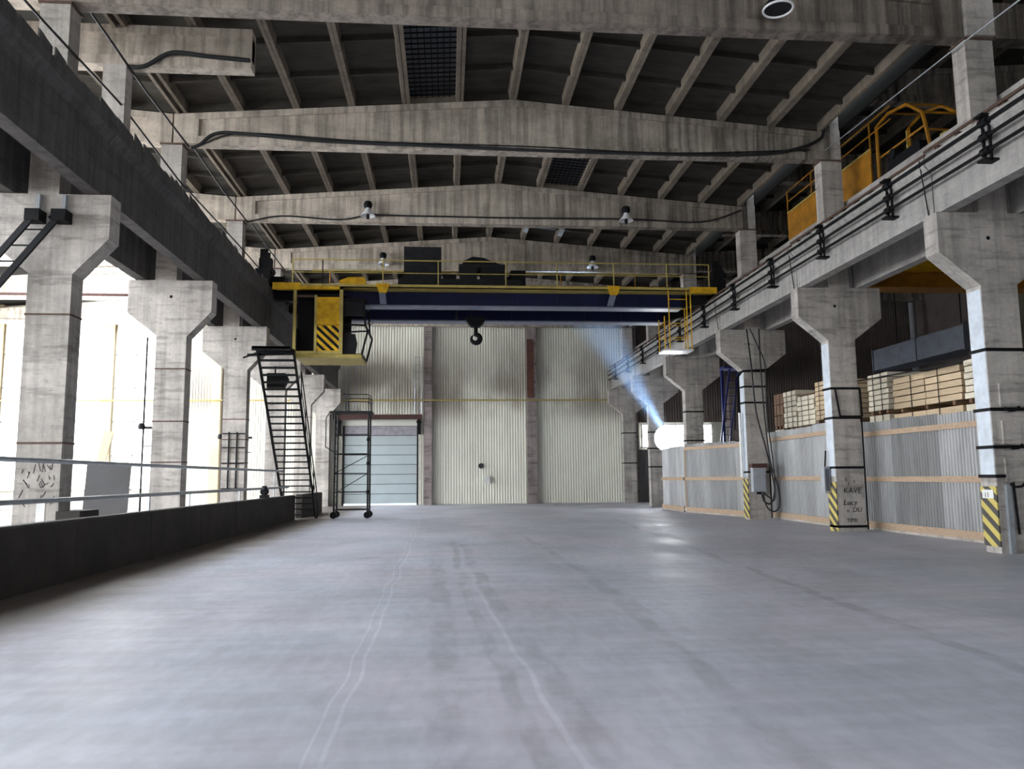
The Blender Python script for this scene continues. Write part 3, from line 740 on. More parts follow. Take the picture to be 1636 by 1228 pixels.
# wind-blown rags / debris along the left rail top: ragged dark lagging
m = MB(); rr = random.Random(5); y = yk(-1)
while y < 42:
    l = rr.uniform(.25, .7); h = rr.uniform(.10, .24)
    m.hexa([(-5.96, y, 7.845), (-5.93, y, 7.845), (-5.93, y + l, 7.845), (-5.96, y + l, 7.845), (-5.96, y, 7.845 + h), (-5.93, y, 7.845 + h * .9), (-5.93, y + l, 7.845 + h * .6), (-5.96, y + l, 7.845 + h * .7)])
    y += l + rr.uniform(0, .15)
tag(m.build('rail_lagging', M['girder_l']), 'ragged dark lagging strip along the top of the left runway girders', 'lagging', kind='stuff')

# ------------------------------------------------------------------ barrier, rails
m_lab = ['nearest dark barrier panel, at the left edge', 'dark barrier panel before the second left column', 'dark barrier panel beside the second left column', 'dark barrier panel before the third left column',
         'dark barrier panel beside the third left column', 'dark barrier panel in front of the black stair foot', 'dark barrier panel behind the black stair foot', 'last dark barrier panel beside the wheeled scaffold']
ys = [6.5, 12.5, 15.5, 18.5, 21.5, 24.5, 27.5, 29.7, 33.5, 36.0]
ys0 = [-6, .5] + ys
bl = ['dark barrier wall segment behind the camera', 'dark barrier wall segment beside the camera'] + ['nearest dark barrier segment, cut by the left edge'] + m_lab[1:] + ['farthest dark barrier segment under the fifth left column']
for i, (a, b) in enumerate(zip(ys0[:-1], ys0[1:])):
    m = MB(); m.prism([(-5.56, 0), (-5.56, .87), (-5.59, .90), (-5.77, .90), (-5.80, .87), (-5.80, 0)], a + .012, b - .012)
    if i == 9: m = MB(); m.prism([(-5.56, 0), (-5.56, .87), (-5.59, .90), (-5.77, .90), (-5.80, .87), (-5.80, 0)], 31.05, b - .012)
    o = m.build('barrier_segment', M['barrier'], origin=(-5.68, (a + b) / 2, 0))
    tag(o, bl[min(i, len(bl) - 1)], 'barrier', 'barrier segments')
rg = thing('guard_rail', (-5.9, 15, .9), 'two galvanised guard rails running above the dark barrier', 'rail')
for z, x in ((1.77, -5.86), (1.20, -5.70)):
    for a, b in ((-2, 10.8), (10.8, 23), (23, 29)):
        MB().tube([(x, a, z), (x, b, z)], .035, 8).build('rail', M['galv'], rg)
for y in (3, 9.0, 15.9, 18.3, 22.6, 27.0):
    MB().tube([(-5.76, y, .9), (-5.76, y, 1.77 if y in (3, 9.0, 27.0) else 1.2)], .018, 6).build('post', M['galv'], rg)
# ladder-like steel brace in front of the nearest left column
t = thing('inclined_ladder', (-7.2, 13.6, 4.6), 'dark steel inclined ladder bolted to the nearest left column, going down left', 'ladder')
for dx_ in (0, .42):
    m = MB(); m.beam((-7.02 + dx_, 13.55, 6.02), (-8.9 + dx_, 13.55, 3.5), .05, .10); m.build('stringer', M['black' if dx_ else 'darkgrey'], t)
for i in range(1, 9):
    f = i / 9; x = -7.02 - 1.88 * f; z = 6.02 - 2.52 * f
    m = MB(); m.tube([(x, 13.55, z), (x + .42, 13.55, z)], .015, 6); m.build('rung', M['darkgrey'], t)
for x in (-7.05, -6.62):
    m = MB(); m.box(x - .12, x + .12, 13.50, 13.76, 5.90, 6.10); m.build('foot_plate', M['black'], t)
    m = MB(); m.box(x - .03, x + .03, 13.68, 13.76, 6.10, 6.42); m.build('hanger_strap', M['elbox'], t)
# steel braces seen between columns high left
# long overhead pipes at upper left
pipe('overhead_pipe', [(-6.69, 7.0, 9.05), (-6.69, 12.8, 9.07), (-6.69, 15.8, 9.17), (-6.69, 19.5, 8.93), (-6.69, 25.5, 9.0), (-6.69, 31, 8.95)], .022, M['cable'], 'lower of two dark lines running along the left upper columns')
for k, L in ((0, 'nearest'), (1, 'second'), (2, 'third')):
    a = yk(k) + .36; b = yk(k + 1) - .02
    pipe('slack_cable', [(-6.58, a, 10.10), (-6.60, (a + b) / 2, 9.98), (-6.58, b, 9.95)], .024, M['cable'], 'dark cable strung from the %s to the next roof beam beside the left columns' % L, 'cable', group='cables strung along the left columns')

# ------------------------------------------------------------------ cables on beams
def smooth(pts, n=6):
    out = []
    P = [Vector(p) for p in pts]; P = [P[0]] + P + [P[-1]]
    for i in range(1, len(P) - 2):
        for j in range(n):
            t = j / n; a, b, c_, d = P[i - 1], P[i], P[i + 1], P[i + 2]
            out.append(.5 * ((2 * b) + (c_ - a) * t + (2 * a - 5 * b + 4 * c_ - d) * t * t + (3 * b - a - 3 * c_ + d) * t ** 3))
    out.append(P[-2]); return out
yb_ = yk(1) - .06
pipe('power_cable', smooth([(-6.5, yb_, 9.9), (-6.3, yb_, 9.98), (-5.89, yb_, 10.30), (-5.03, yb_, 10.30), (-3.13, yb_, 10.17), (-.23, yb_, 10.12), (2.74, yb_, 10.06), (4.76, yb_, 10.05), (7.34, yb_, 10.07), (9.09, yb_, 10.2), (10.17, yb_, 10.58), (10.3, yb_, 11.0)]), .045, M['cable'], 'thick black cable draped along the second roof beam', 'cable')
pipe('power_cable', smooth([(-6.3, yb_ + .02, 9.96), (-5.2, yb_ + .02, 10.33), (-2, yb_ + .02, 10.20), (2, yb_ + .02, 10.18), (6, yb_ + .02, 10.10), (9.9, yb_ + .02, 10.3)]), .018, M['cable'], 'thin black wire beside the thick cable on the second roof beam', 'cable')
yc_ = yk(2) - .06
pipe('power_cable', smooth([(-6.58, yc_, 9.95), (-5.47, yc_, 10.18), (-3.62, yc_, 10.09), (-2.59, yc_, 10.27), (-1.55, yc_, 10.27), (2, yc_, 10.26), (6.15, yc_, 10.30), (8.8, yc_, 10.24), (10.28, yc_, 10.69)]), .028, M['cable'], 'black cable along the third roof beam linking its two lamps', 'cable')
ys_ = 15.85
pipe('power_cable', smooth([(-6.5, ys_, 9.95), (-6.2, ys_, 10.0), (-5.7, ys_, 10.30), (-5.0, ys_, 10.25), (-4.12, ys_, 10.19)]), .045, M['cable'], 'thick black cable on the short beam at upper left', 'cable')
pipe('suspension_wire', [(10.35, yk(1) - .02, 10.3), (10.12, 14.1, 9.9), (10.10, 9, 9.6)], .015, M['galv'], 'thin pale wire running up to the nearest right column', 'wire')

# ------------------------------------------------------------------ beam lamps
def beam_lamp(x, y, z, lab):
    t = thing('high_bay_lamp', (x, y, z), lab, 'lamp', 'lamps on the roof beams')
    m = MB(); m.lathe((x, y, z + .28), [(.03, -.02), (.12, 0), (.15, .10), (.12, .2), (.04, .24)], 12); m.build('ballast', M['black'], t)
    m = MB(); m.lathe((x, y, z), [(.05, .30), (.08, .26), (.11, .16), (.22, .04), (.25, 0), (.23, 0), (.09, .14)], 16); m.build('shade', M['lamp'], t)
    m = MB(); m.tube([(x, y, z + .5), (x, yk_near(y), z + .55)], .015, 6); m.build('arm', M['black'], t)
    m = MB(); m.lathe((x, y, z - .12), [(.02, 0), (.06, .03), (.06, .12), (.04, .2)], 10); m.build('bulb', M['darkgrey'], t)
def yk_near(y): return min((yk(k) for k in range(0, 6)), key=lambda v: abs(v - y) if v >= y - .02 else 99) + .08
beam_lamp(-2.62, yk(2) - .28, 10.16, 'left of two high bay lamps on the third roof beam')
beam_lamp(6.12, yk(2) - .28, 10.16, 'right of two high bay lamps on the third roof beam')
beam_lamp(-2.60, yk(3) - .28, 10.16, 'left lamp on the fourth roof beam above the crane railing')
beam_lamp(6.08, yk(3) - .28, 10.16, 'right lamp on the fourth roof beam above the crane railing')
t = thing('round_lamp', (6.21, 13.3, 10.0), 'round lamp with a shiny ring at the top edge of the picture', 'lamp')
m = MB(); m.tube([(6.21 + .27 * math.cos(a * math.pi / 12), 13.3 + .27 * math.sin(a * math.pi / 12), 10.17) for a in range(24)], .022, 6, closed=True); m.build('ring', M['lamp'], t)
m = MB(); m.lathe((6.21, 13.3, 10.18), [(.26, 0), (.22, .12), (.10, .24), (.06, .34)], 18); m.build('shade', M['darkgrey'], t)
m = MB(); m.tube([(6.21, 13.3, 10.5), (6.21, 13.9, 10.6)], .02, 6); m.build('arm', M['black'], t)

# ------------------------------------------------------------------ bridge crane
CY = 26.2
cr = thing('bridge_crane', (1.7, 28, 7.95), 'blue double girder bridge crane with yellow railings, cab and hook, spanning the hall', 'crane')
XA, XB = -5.85, 9.35
def girder(y0, y1, z0, z1, lab):
    m = MB(); m.box(-3.6, 8.35, y0 + .06, y1 - .06, z0 + .05, z1)
    hn = MB(); hn.prism([(-5.9, z1 - .35), (-3.6, z0 + .05), (-3.6, z1), (-5.9, z1)], y0 + .06, y1 - .06); hn.build('girder_end', M['black'], cr)
    hn = MB(); hn.prism([(8.35, z0 + .05), (9.3, z1 - .35), (9.3, z1), (8.35, z1)], y0 + .06, y1 - .06); hn.build('girder_end', M['black'], cr)
    x = -3.2
    while x < 8.3: m.box(x, x + .02, y0 + .03, y0 + .06, z0 + .05, z1); x += 1.42
    g_ = m.build('bridge_girder', M['blue'], cr); g_['label'] = lab
    m = MB(); m.box(-3.6, 8.35, y0 - .02, y1 + .02, z0, z0 + .05); m.build('bottom_flange', M['flange'], g_)
    m = MB(); m.box(XA + .2, XB - .2, y0 - .02, y1 + .02, z1, z1 + .04); m.build('top_flange', M['yellow'], g_)
girder(26.75, 27.25, 7.38, 7.96, 'near navy blue box girder')
girder(29.3, 29.8, 7.38, 8.05, 'far navy blue box girder')
# end carriages with wheels running on the rails
for x, zt in ((-6.18, 7.99), (9.58, 7.77)):
    m = MB(); m.box(x - .2, x + .2, 26.3, 30.3, zt + .14, zt + .50); m.box(x - .24, x + .24, 26.25, 26.35, zt + .05, zt + .55)
    m.box(x - .1 if x > 0 else x - .2, x + .65 if x < 0 else x + .1, 26.75, 27.25, zt + .14, zt + .4) if x < 0 else m.box(x - .65, x + .1, 26.75, 27.25, zt + .14, zt + .4)
    e_ = m.build('end_carriage', M['black'], cr)
    for y in (26.8, 29.7):
        m = MB(); m.lathe((x, y, zt + .20), [(.20, -.06), (.20, .06)], 16, 'x'); m.build('wheel', M['darkgrey'], e_)
    m = MB(); m.box(x - .16, x + .25, 26.4, 26.7, zt + .5, zt + .95); m.lathe((x + .04, 26.9, zt + .7), [(.15, 0), (.15, .5)], 12, 'y'); m.build('drive_motor', M['black'], e_)
    m = MB(); m.box(x - .15, x + .1, 26.5, 26.6, zt + .95, zt + 1.3); m.box(x + .12, x + .2, 26.45, 26.5, zt + .5, zt + 1.15); m.build('current_collector', M['black'], e_)
# front walkway
m = MB(); m.box(-5.8, 9.45, CY, CY + .04, 7.90, 8.02); m.box(-5.8, 9.45, CY, 26.78, 7.90, 7.93)
m.build('walkway_deck', M['yellowpale'], cr)
m = MB(); m.box(-5.82, -4.9, CY - .03, CY + .05, 7.80, 8.04); m.box(8.5, 9.46, CY - .03, CY + .05, 7.82, 8.04); m.build('deck_end_plate', M['yellow'], cr)
for x in (-5.17, -4.18, -2.16, -.29, 2.03, 3.81, 5.80, 7.69, 9.2):
    top = 8.86; MB().tube([(x, CY + .02, 7.93), (x, CY + .02, top)], .022, 6).build('railing_post', M['yellowpale'] if x != -4.18 else M['black'], cr)
for z, r in ((8.86, .022), (8.42, .016)):
    MB().tube([(-5.2, CY + .02, z), (9.2, CY + .02, z)], r, 6).build('handrail', M['yellowpale'], cr)
# far walkway rail in orange
m = MB(); m.box(1.5, 8.8, 29.95, 30.0, 8.55, 8.98); m.build('toe_board', M['orange'], cr)['label'] = 'orange toe board behind the crane'
MB().tube([(-5.2, 30.0, 9.5), (9.2, 30.0, 9.5)], .03, 6).build('handrail', M['yellowpale'], cr)
for x in (-4.5, -1.5, 1.5, 4.5, 7.5): MB().tube([(x, 30.0, 8.0), (x, 30.0, 9.5)], .025, 6).build('railing_post', M['orange'], cr)
m = MB(); m.box(-5.2, 9.2, 29.75, 30.02, 8.02, 8.06); m.build('walkway_deck', M['orange'], cr)
# hanging brackets (yellow gusset with pale plate below)
for x in (-2.16, 5.78):
    m = MB(); m.prism([(x - .22, 8.04), (x + .22, 8.04), (x + .20, 7.92), (x + .12, 7.72), (x - .12, 7.72), (x - .20, 7.92)], CY - .06, CY + .02); b_ = m.build('gusset', M['yellow'], cr)
    m = MB(); m.hexa([(x - .12, CY - .04, 7.42), (x + .08, CY - .04, 7.42), (x + .08, CY + .5, 7.42), (x - .12, CY + .5, 7.42), (x - .12, CY - .04, 7.72), (x + .14, CY - .04, 7.72), (x + .14, CY + .5, 7.72), (x - .12, CY + .5, 7.72)]) if False else m.beam((x - .02, CY + .0, 7.72), (x - .02, CY + .52, 7.46), .22, .03)
    m.build('stay_plate', M['flange'], b_)
# orange-yellow gearbox cover behind cab
m = MB(); m.prism([(-3.75, 8.30), (-3.45, 8.16), (-2.85, 8.16), (-2.8, 8.30), (-2.85, 8.44), (-3.4, 8.44)], 26.9, 27.3); m.build('gear_cover', M['yellow'], cr)
# trolley with hoist
tr = MB(); tr.box(-1.7, 2.6, 26.9, 29.7, 8.12, 8.42)
tr = tr.build('trolley', M['darkgrey'], cr)
m = MB(); m.box(-1.57, -.2, 28.2, 29.4, 8.42, 9.95); m.build('control_cabinet', M['darkgrey'], tr)['label'] = 'tall dark control cabinet on the trolley'
m = MB(); m.box(.48, 1.1, 27.8, 29.0, 8.42, 9.15); m.box(1.25, 2.12, 27.8, 29.0, 8.42, 9.15); m.box(.44, 2.14, 27.76, 29.04, 9.08, 9.20); m.build('hoist_housing', M['darkgrey'], tr)
m = MB(); m.prism([(.55, 9.2), (.62, 9.36), (.95, 9.52), (1.35, 9.48), (1.75, 9.32), (2.1, 9.2)], 27.9, 28.9); m.build('hoist_cover', M['black'], tr)
m = MB(); m.box(2.35, 2.9, 28.0, 28.8, 8.42, 9.05); m.lathe((2.2, 28.4, 8.7), [(.2, 0), (.2, .5)], 12, 'x'); m.build('hoist_motor', M['black'], tr)
m = MB(); m.box(-.15, .35, 27.9, 28.5, 8.42, 8.85); m.build('gearbox', M['black'], tr)
for x in (.9, 1.0, 1.12, 1.22): MB().tube([(x, 28.3, 7.2), (x, 28.3, 8.5)], .014, 5).build('hoist_rope', M['black'], cr)
hb = MB(); hb.prism([(.70, 7.32), (1.42, 7.32), (1.42, 7.22), (1.30, 7.05), (1.22, 6.98), (.90, 6.98), (.82, 7.05), (.70, 7.22)], 28.12, 28.48)
hb = hb.build('hook_block', M['black'], cr)
hk = MB()
hk.tube([(1.06, 28.3, 7.0), (1.06, 28.3, 6.72)], .075, 10)
pts = []; rad = []
for i in range(19):
    a = math.radians(100 - i * 18.3); pts.append((1.06 + .155 * math.cos(a), 28.3, 6.54 + .155 * math.sin(a))); rad.append(.075 + .03 * math.sin(min(i, 12) / 12 * math.pi) - max(0, i - 13) * .010)
hk.tube([(1.06, 28.3, 6.74)] + pts, [.07] + rad, 10)
hk.build('hook', M['black'], hb)
m = MB(); m.tube([(.35, 27.3, 7.38), (.35, 27.3, 7.12)], .03, 6); m.lathe((.35, 27.3, 7.08), [(.06, 0), (.03, .1)], 8); m.build('limit_switch', M['black'], cr)
# operator cab
cab = MB(); cab.box(-5.05, -2.85, CY + .05, 28.0, 5.50, 5.62); cab.box(-5.05, -3.55, CY, CY + .08, 5.62, 5.72)
cab = cab.build('operator_cab', M['yellowpale'], cr); cab['label'] = 'yellow operator cab with striped panel'
def cb(name, m, mat, lab=None):
    q = m.build(name, M[mat], cab)
    if lab: q['label'] = lab
    return q
for x0, x1, z0, z1 in ((-5.12, -5.02, 5.62, 7.9), (-4.42, -4.34, 5.62, 7.62), (-3.60, -3.48, 5.62, 7.92)):
    m = MB(); m.box(x0, x1, CY - .02, CY + .08, z0, z1); cb('cab_post', m, 'yellowpale')
m = MB(); m.box(-5.12, -3.48, CY - .02, CY + .08, 7.82, 7.92); cb('cab_rail', m, 'yellow')
m = MB(); m.box(-5.02, -4.42, CY - .02, CY + .06, 7.55, 7.61); cb('cab_rail', m, 'rust')
m = MB(); m.box(-4.36, -3.58, CY, CY + .05, 6.62, 7.56); cb('door_panel', m, 'yellow')
m = MB(); m.box(-4.36, -3.58, CY, CY + .05, 5.72, 6.60); hz = cb('striped_panel', m, 'yellow', 'panel with slanting black stripes')
# slanted black stripes as thin painted strips clipped to the panel
px0, px1, pz0, pz1 = -4.33, -3.60, 5.74, 6.58
for i in range(-4, 5):
    c0 = i * .27; c1 = c0 + .13
    poly = []
    # region  c0 < (x-px0)+(z-pz0)-.4.. < c1  going down-right: use s = (x-px0)*.85+(z-pz0)
    import itertools
    sq = [(px0, pz0), (px1, pz0), (px1, pz1), (px0, pz1)]
    def clip(P, fn):
        out = []
        for a, b in zip(P, P[1:] + P[:1]):
            fa, fb = fn(a), fn(b)
            if fa >= 0: out.append(a)
            if (fa >= 0) != (fb >= 0):
                t_ = fa / (fa - fb); out.append((a[0] + (b[0] - a[0]) * t_, a[1] + (b[1] - a[1]) * t_))
        return out
    sfun = lambda q: (q[0] - px0) * .95 + (q[1] - pz0)
    base_ = .45
    P = clip(sq, lambda q: sfun(q) - (base_ + c0)); P = clip(P, lambda q: (base_ + c1) - sfun(q)) if P else P
    if P and len(P) >= 3:
        m = MB(); m.prism(P, CY - .006, CY); m.build('black_stripe', M['black'], cab)
# back, black sheet standing in for the dark inside, side, glazed nose
m = MB(); m.box(-5.05, -3.5, 26.66, 26.70, 5.62, 7.6); m.box(-5.05, -3.4, 27.9, 27.96, 5.62, 7.6); m.box(-5.05, -4.98, CY + .1, 27.9, 5.62, 6.5); cb('cab_back_shade', m, 'black')
m = MB(); m.box(-5.08, -3.4, CY + .0, 28.0, 7.60, 7.66); m.box(-3.5, -2.75, CY + .1, 28.0, 7.50, 7.56); cb('cab_roof', m, 'black')
m = MB()
nose = [(-3.48, 7.5), (-2.80, 7.45), (-2.74, 6.62), (-2.66, 6.42), (-2.85, 5.62), (-3.48, 5.62)]
for y in (CY + .1, 27.9):
    for a, b in zip(nose[:-1], nose[1:]): m.beam((a[0], y, a[1]), (b[0], y, b[1]), .06, .06)
for p in nose[1:-1]: m.beam((p[0], CY + .1, p[1]), (p[0], 27.9, p[1]), .05, .05)
m.beam((-3.45, CY + .1, 6.65), (-2.75, CY + .1, 6.62), .05, .06); m.beam((-3.45, CY + .1, 6.38), (-2.7, CY + .1, 6.42), .05, .05)
cb('nose_frame', m, 'black')
m = MB(); m.box(-3.46, -2.80, CY + .12, CY + .16, 6.95, 7.48); cb('nose_visor', m, 'darkgrey')
m = MB(); m.prism([(-3.46, 5.66), (-3.05, 5.66), (-3.0, 6.0), (-3.08, 6.32), (-3.46, 6.36)], CY + .12, CY + .16); cb('nose_panel', m, 'darkgrey')
m = MB(); m.box(-4.2, -3.7, 26.9, 27.4, 5.62, 6.05); m.box(-4.2, -4.1, 26.9, 27.4, 6.05, 6.7); cb('seat', m, 'black')
m = MB(); m.tube([(-2.72, CY + .1, 6.62), (-2.55, CY, 6.75), (-2.45, CY - .1, 6.70), (-2.6, CY, 6.55)], .012, 5); cb('mirror_bracket', m, 'black')
for x in (-5.0, -3.5):
    m = MB(); m.box(x - .04, x + .04, 27.0, 27.08, 7.62, 7.95); m.build('cab_hanger', M['black'], cab)
# right hand access cage
cg = MB(); cg.box(7.52, 8.55, CY - .02, CY + .75, 5.78, 5.84); cg = cg.build('access_cage', M['lamp'], cr); cg['label'] = 'hanging access cage with floor whitened as if sunlit and thin yellow bars'  # white colour stands in for sunlight on the cage floor
for x, y in ((7.55, CY), (7.72, CY), (8.50, CY), (8.36, CY), (7.55, CY + .72), (8.50, CY + .72)):
    m = MB(); m.tube([(x, y, 5.84), (x, y, 7.92 if x not in (7.55,) else 7.0)], .02, 6); m.build('bar', M['yellow'], cg)
for z in (6.25, 6.75, 7.25, 7.6):
    m = MB(); m.tube([(7.72, CY, z), (8.36, CY, z)], .014, 5); m.build('rung', M['yellow'], cg)
for z in (6.3, 6.8):
    m = MB(); m.tube([(7.55, CY, z), (7.55, CY + .72, z), (8.5, CY + .72, z), (8.5, CY, z)], .014, 5); m.build('cage_hoop', M['yellow'], cg)

# ------------------------------------------------------------------ black steel stair
st = thing('steel_stair', (-5.5, 30.6, 0), 'steep black steel stair leading up to the crane cab at left', 'stairs')
P0 = (30.62, 0.0); P1 = (25.55, 5.62)
for x in (-6.10, -4.95):
    m = MB(); m.beam((x, P0[0], P0[1] + .05), (x, P1[0], P1[1]), .05, .17); m.build('stringer', M['black'], st)
NT = 26
for i in range(NT):
    f = (i + .7) / NT; y = P0[0] + (P1[0] - P0[0]) * f; z = P0[1] + (P1[1] - P0[1]) * f
    m = MB(); m.box(-6.08, -4.97, y - .11, y + .11, z - .025, z + .025); m.build('tread', M['black'], st)
for x in (-4.93, ):
    d = .85
    FT = .74; ye = P0[0] + (P1[0] - P0[0]) * FT; ze = P1[1] * FT
    m = MB(); m.tube([(x + .02, P0[0] - .1, .9), (x + .02, ye - .1, ze + .93)], .022, 6); m.build('handrail', M['black'], st)
    m = MB(); m.tube([(x + .02, P0[0] - .1, .45), (x + .02, ye - .1, ze + .46)], .015, 6); m.build('mid_rail', M['black'], st)
    for f in (0, .18, .37, .55, .74):
        y = P0[0] + (P1[0] - P0[0]) * f; z = P1[1] * f; m = MB(); m.tube([(x + .02, y, z), (x + .02, y - .1, z + .93)], .02, 6); m.build('baluster', M['black'], st)
m = MB(); m.box(-6.15, -4.95, 25.0, 25.7, 5.60, 5.66); m.box(-6.15, -4.95, 25.0, 25.05, 5.54, 5.68); m.build('landing', M['black'], st)
m = MB(); m.tube([(-6.4, 25.0, 5.3), (-5.6, 25.0, 5.6)], .03, 6); m.beam((-6.45, 25.7, 5.5), (-4.95, 25.7, 5.55), .06, .08); m.build('landing_bracket', M['black'], st)
t = thing('flood_lamp', (-5.75, 26.7, 4.5), 'black box lamp hung under the upper part of the steel stair', 'lamp')
m = MB(); m.prism([(-6.05, 4.55), (-5.5, 4.55), (-5.35, 4.85), (-5.45, 5.05), (-6.05, 5.05)], 26.75, 27.05); m.build('housing', M['black'], t)
m = MB(); m.tube([(-5.8, 26.9, 5.0), (-5.8, 26.85, 5.3)], .03, 6); m.build('bracket', M['black'], t)

# ------------------------------------------------------------------ wheeled scaffold
sc = thing('rolling_scaffold', (-3.6, 30.5, 0), 'narrow wheeled scaffold tower in front of the loading door', 'scaffold')
X0, X1, YA, YBk = -4.22, -2.97, 30.1, 30.9
zt_ = 3.98
for x in (X0, X1):
    for y in (YA, YBk):
        m = MB(); m.tube([(x, y, .16), (x, y, zt_)], .036, 8); m.build('leg', M['darkgrey'], sc)
        m = MB(); m.lathe((x, y - .06, .13), [(.13, -.04), (.13, .04)], 14, 'y'); m.box(x - .045, x + .045, y - .03, y + .03, .11, .22); m.build('castor', M['black'], sc)
for z in (.32, .98, 1.68, 2.42, 3.15):
    for y in (YA, YBk): MB().tube([(X0, y, z), (X1, y, z)], .02, 6).build('ledger', M['darkgrey'], sc)
    for x in (X0, X1): MB().tube([(x, YA, z), (x, YBk, z)], .02, 6).build('transom', M['darkgrey'], sc)
for i in range(12):
    z = .5 + i * .29; MB().tube([(X0 + .0, YA + .2, z), (X0 + .0, YBk - .2, z)], .014, 6).build('rung', M['darkgrey'], sc)
m = MB(); m.tube([(X0, YA, 1.68), (X1, YBk, 2.42)], .015, 6); m.tube([(X0, YBk, .98), (X1, YA, 1.68)], .015, 6); m.build('brace', M['darkgrey'], sc)
m = MB(); m.box(X0 - .22, X1 + .12, YA - .05, YBk + .05, zt_, zt_ + .06); m.build('platform', M['darkgrey'], sc)
m = MB(); m.tube([(X0 - .2, YA, zt_ + .02), (X0 - .34, YA, zt_ - .2), (X0 - .34, YA, zt_ - 1.3)], .02, 6); m.tube([(X0 - .34, YA, zt_ - 1.3), (X0, YA, zt_ - 1.5)], .02, 6); m.build('outrigger', M['darkgrey'], sc)
for x in (-3.83, X1):
    for y in (YA, YBk):
        MB().tube([(x, y, zt_ + .06), (x, y, 4.60)], .02, 6).build('guard_post', M['darkgrey'], sc)
for z in (4.68, 4.4):
    m = MB(); m.tube(smooth([(-3.83 - .1, YA, z), (-3.2, YA, z), (X1 - .02, YA, z - .02), (X1 + .12, YA, z - .14), (X1 + .14, YA, z - .4)], 4), .018, 6); m.build('guard_rail', M['darkgrey'], sc)
m = MB(); m.tube([(-3.83, YBk, 4.6), (X1, YBk, 4.6)], .018, 6); m.build('guard_rail', M['darkgrey'], sc)
for z in (2.95, 2.05, .98):
    m = MB(); m.lathe((X1, YA, z - .06), [(.05, 0), (.065, .04), (.065, .09), (.05, .13)], 8); m.build('coupler', M['black'], sc)

# ------------------------------------------------------------------ sheet fence on the right
def fence(p, q, h0, h1, lab, posts=(), rails=(1.32, 2.5), bottom=True, sheetw=.95):
    p = Vector((p[0], p[1], 0)); q = Vector((q[0], q[1], 0)); d = (q - p); Lh = d.length; u = d.normalized(); nrm = Vector((-u.y, u.x, 0))
    if nrm.x > 0: nrm = -nrm            # towards the hall
    ang = math.atan2(u.y, u.x)
    t = thing('sheet_fence', (p + q) / 2, lab, 'fence', 'sheet fences between the right columns')
    n = max(1, round(Lh / sheetw)); w = Lh / n
    src = None
    for i in range(n):
        zt = h0 + (h1 - h0) * (i + .5) / n + random.uniform(-.03, .03)
        m = MB(); prof = []; k = max(4, round(w / .115)); pw = w / k
        for j in range(k): prof += [(j * pw, 0), (j * pw + pw * .3, 0), (j * pw + pw * .5, .03), (j * pw + pw * .8, .03)]
        prof.append((w, 0))
        base = p + u * (i * w) + nrm * (.006 if i % 2 else 0)
        vs = []
        for zz in (.16, zt):
            for a, b in prof:
                v = base + u * a + nrm * b; vs.append((v.x, v.y, zz))
        c_ = len(prof); m.add(vs, [(j, j + 1, j + 1 + c_, j + c_) for j in range(c_ - 1)])
        m.build('corrugated_sheet', M['zinc'], t)
    def bar(z, hh, a=0, b=Lh, th=.045, off=.055, nme='rail', mat='rail_wood', sl=0):
        A = p + u * a + nrm * off; B = p + u * b + nrm * off
        m = MB(); m.beam((A.x, A.y, z), (B.x, B.y, z + sl), th, hh); return m.build(nme, M[mat], t)
    for z in rails: bar(z, .13, sl=(0 if z < 2 else (h1 - h0) * .6))
    if bottom: bar(.14, .17)
    for f in posts:
        A = p + u * (Lh * f); m = MB(); m.box(A.x - .05, A.x + .05, A.y - .05, A.y + .05, 0, h0 + .05); m.build('post', M['rail_wood'], t)
    # concrete sill under the sheets
    A = p + nrm * .02; B = q + nrm * .02
    m = MB(); m.beam((A.x, A.y, .028), (B.x, B.y, .028), .12, .055); m.build('sill', M['col'], t)
    return t
fence((11.36, 14.25), (11.40, 21.2), 2.82, 2.86, 'zinc sheet fence with timber rails between the two nearest right columns', rails=(1.34, 2.52))
fence((11.05, 21.0), (11.35, 27.0), 2.95, 2.98, 'zinc sheet fence between the second and third right columns, topped by timber packs', rails=(1.36, 2.68))
fence((10.70, 26.9), (9.82, 31.6), 2.70, 2.76, 'zinc sheet fence left of the third right column, tinted by blue light', rails=(1.36, 2.55), posts=(1.0,))
fence((9.80, 31.8), (9.76, 34.9), 2.70, 2.72, 'short farthest zinc sheet fence, ending before the fifth right column', rails=(1.36,), bottom=True)
m = MB(); m.tube([(10.02, yk(2) + .25, 1.4), (10.02, yk(2) + .25, 3.6)], .05, 8); tag(m.build('conduit', M['whitepaint']), 'thick white vertical conduit beside the third right column', 'pipe')
m = MB(); m.tube([(10.35, 32.6, 0), (10.35, 32.6, 6.1)], .09, 8); tag(m.build('downpipe', M['whitepaint']), 'pale vertical pipe right of the fourth right column', 'pipe')
# electric cabinets
t = thing('electric_cabinet', (10.42, yk(2) - .12, .9), 'grey electric cabinet with rusty top on the third right column', 'cabinet')
m = MB(); m.box(10.20, 10.64, yk(2) - .26, yk(2) - .035, .92, 1.72); m.build('body', M['elbox'], t)
m = MB(); m.box(10.23, 10.61, yk(2) - .275, yk(2) - .262, .96, 1.68); m.build('door', M['elbox'], t)
m = MB(); m.box(10.16, 10.68, yk(2) - .30, yk(2) - .03, 1.72, 1.86); m.build('rain_cover', M['rustred'], t)
m = MB(); m.box(10.36, 10.48, yk(2) - .22, yk(2) - .08, .84, .92); m.build('cable_gland', M['black'], t)
t = thing('switch_box', (10.0, 20.05, .95), 'small blue grey switch box on the inner face of the second right column', 'box')
m = MB(); m.box(9.93, 10.09, 20.0, 20.22, .98, 1.68); m.build('body', M['elbox'], t)
m = MB(); m.box(9.96, 10.06, 19.99, 20.0, 1.04, 1.62); m.build('cover', M['bluesteel'], t)
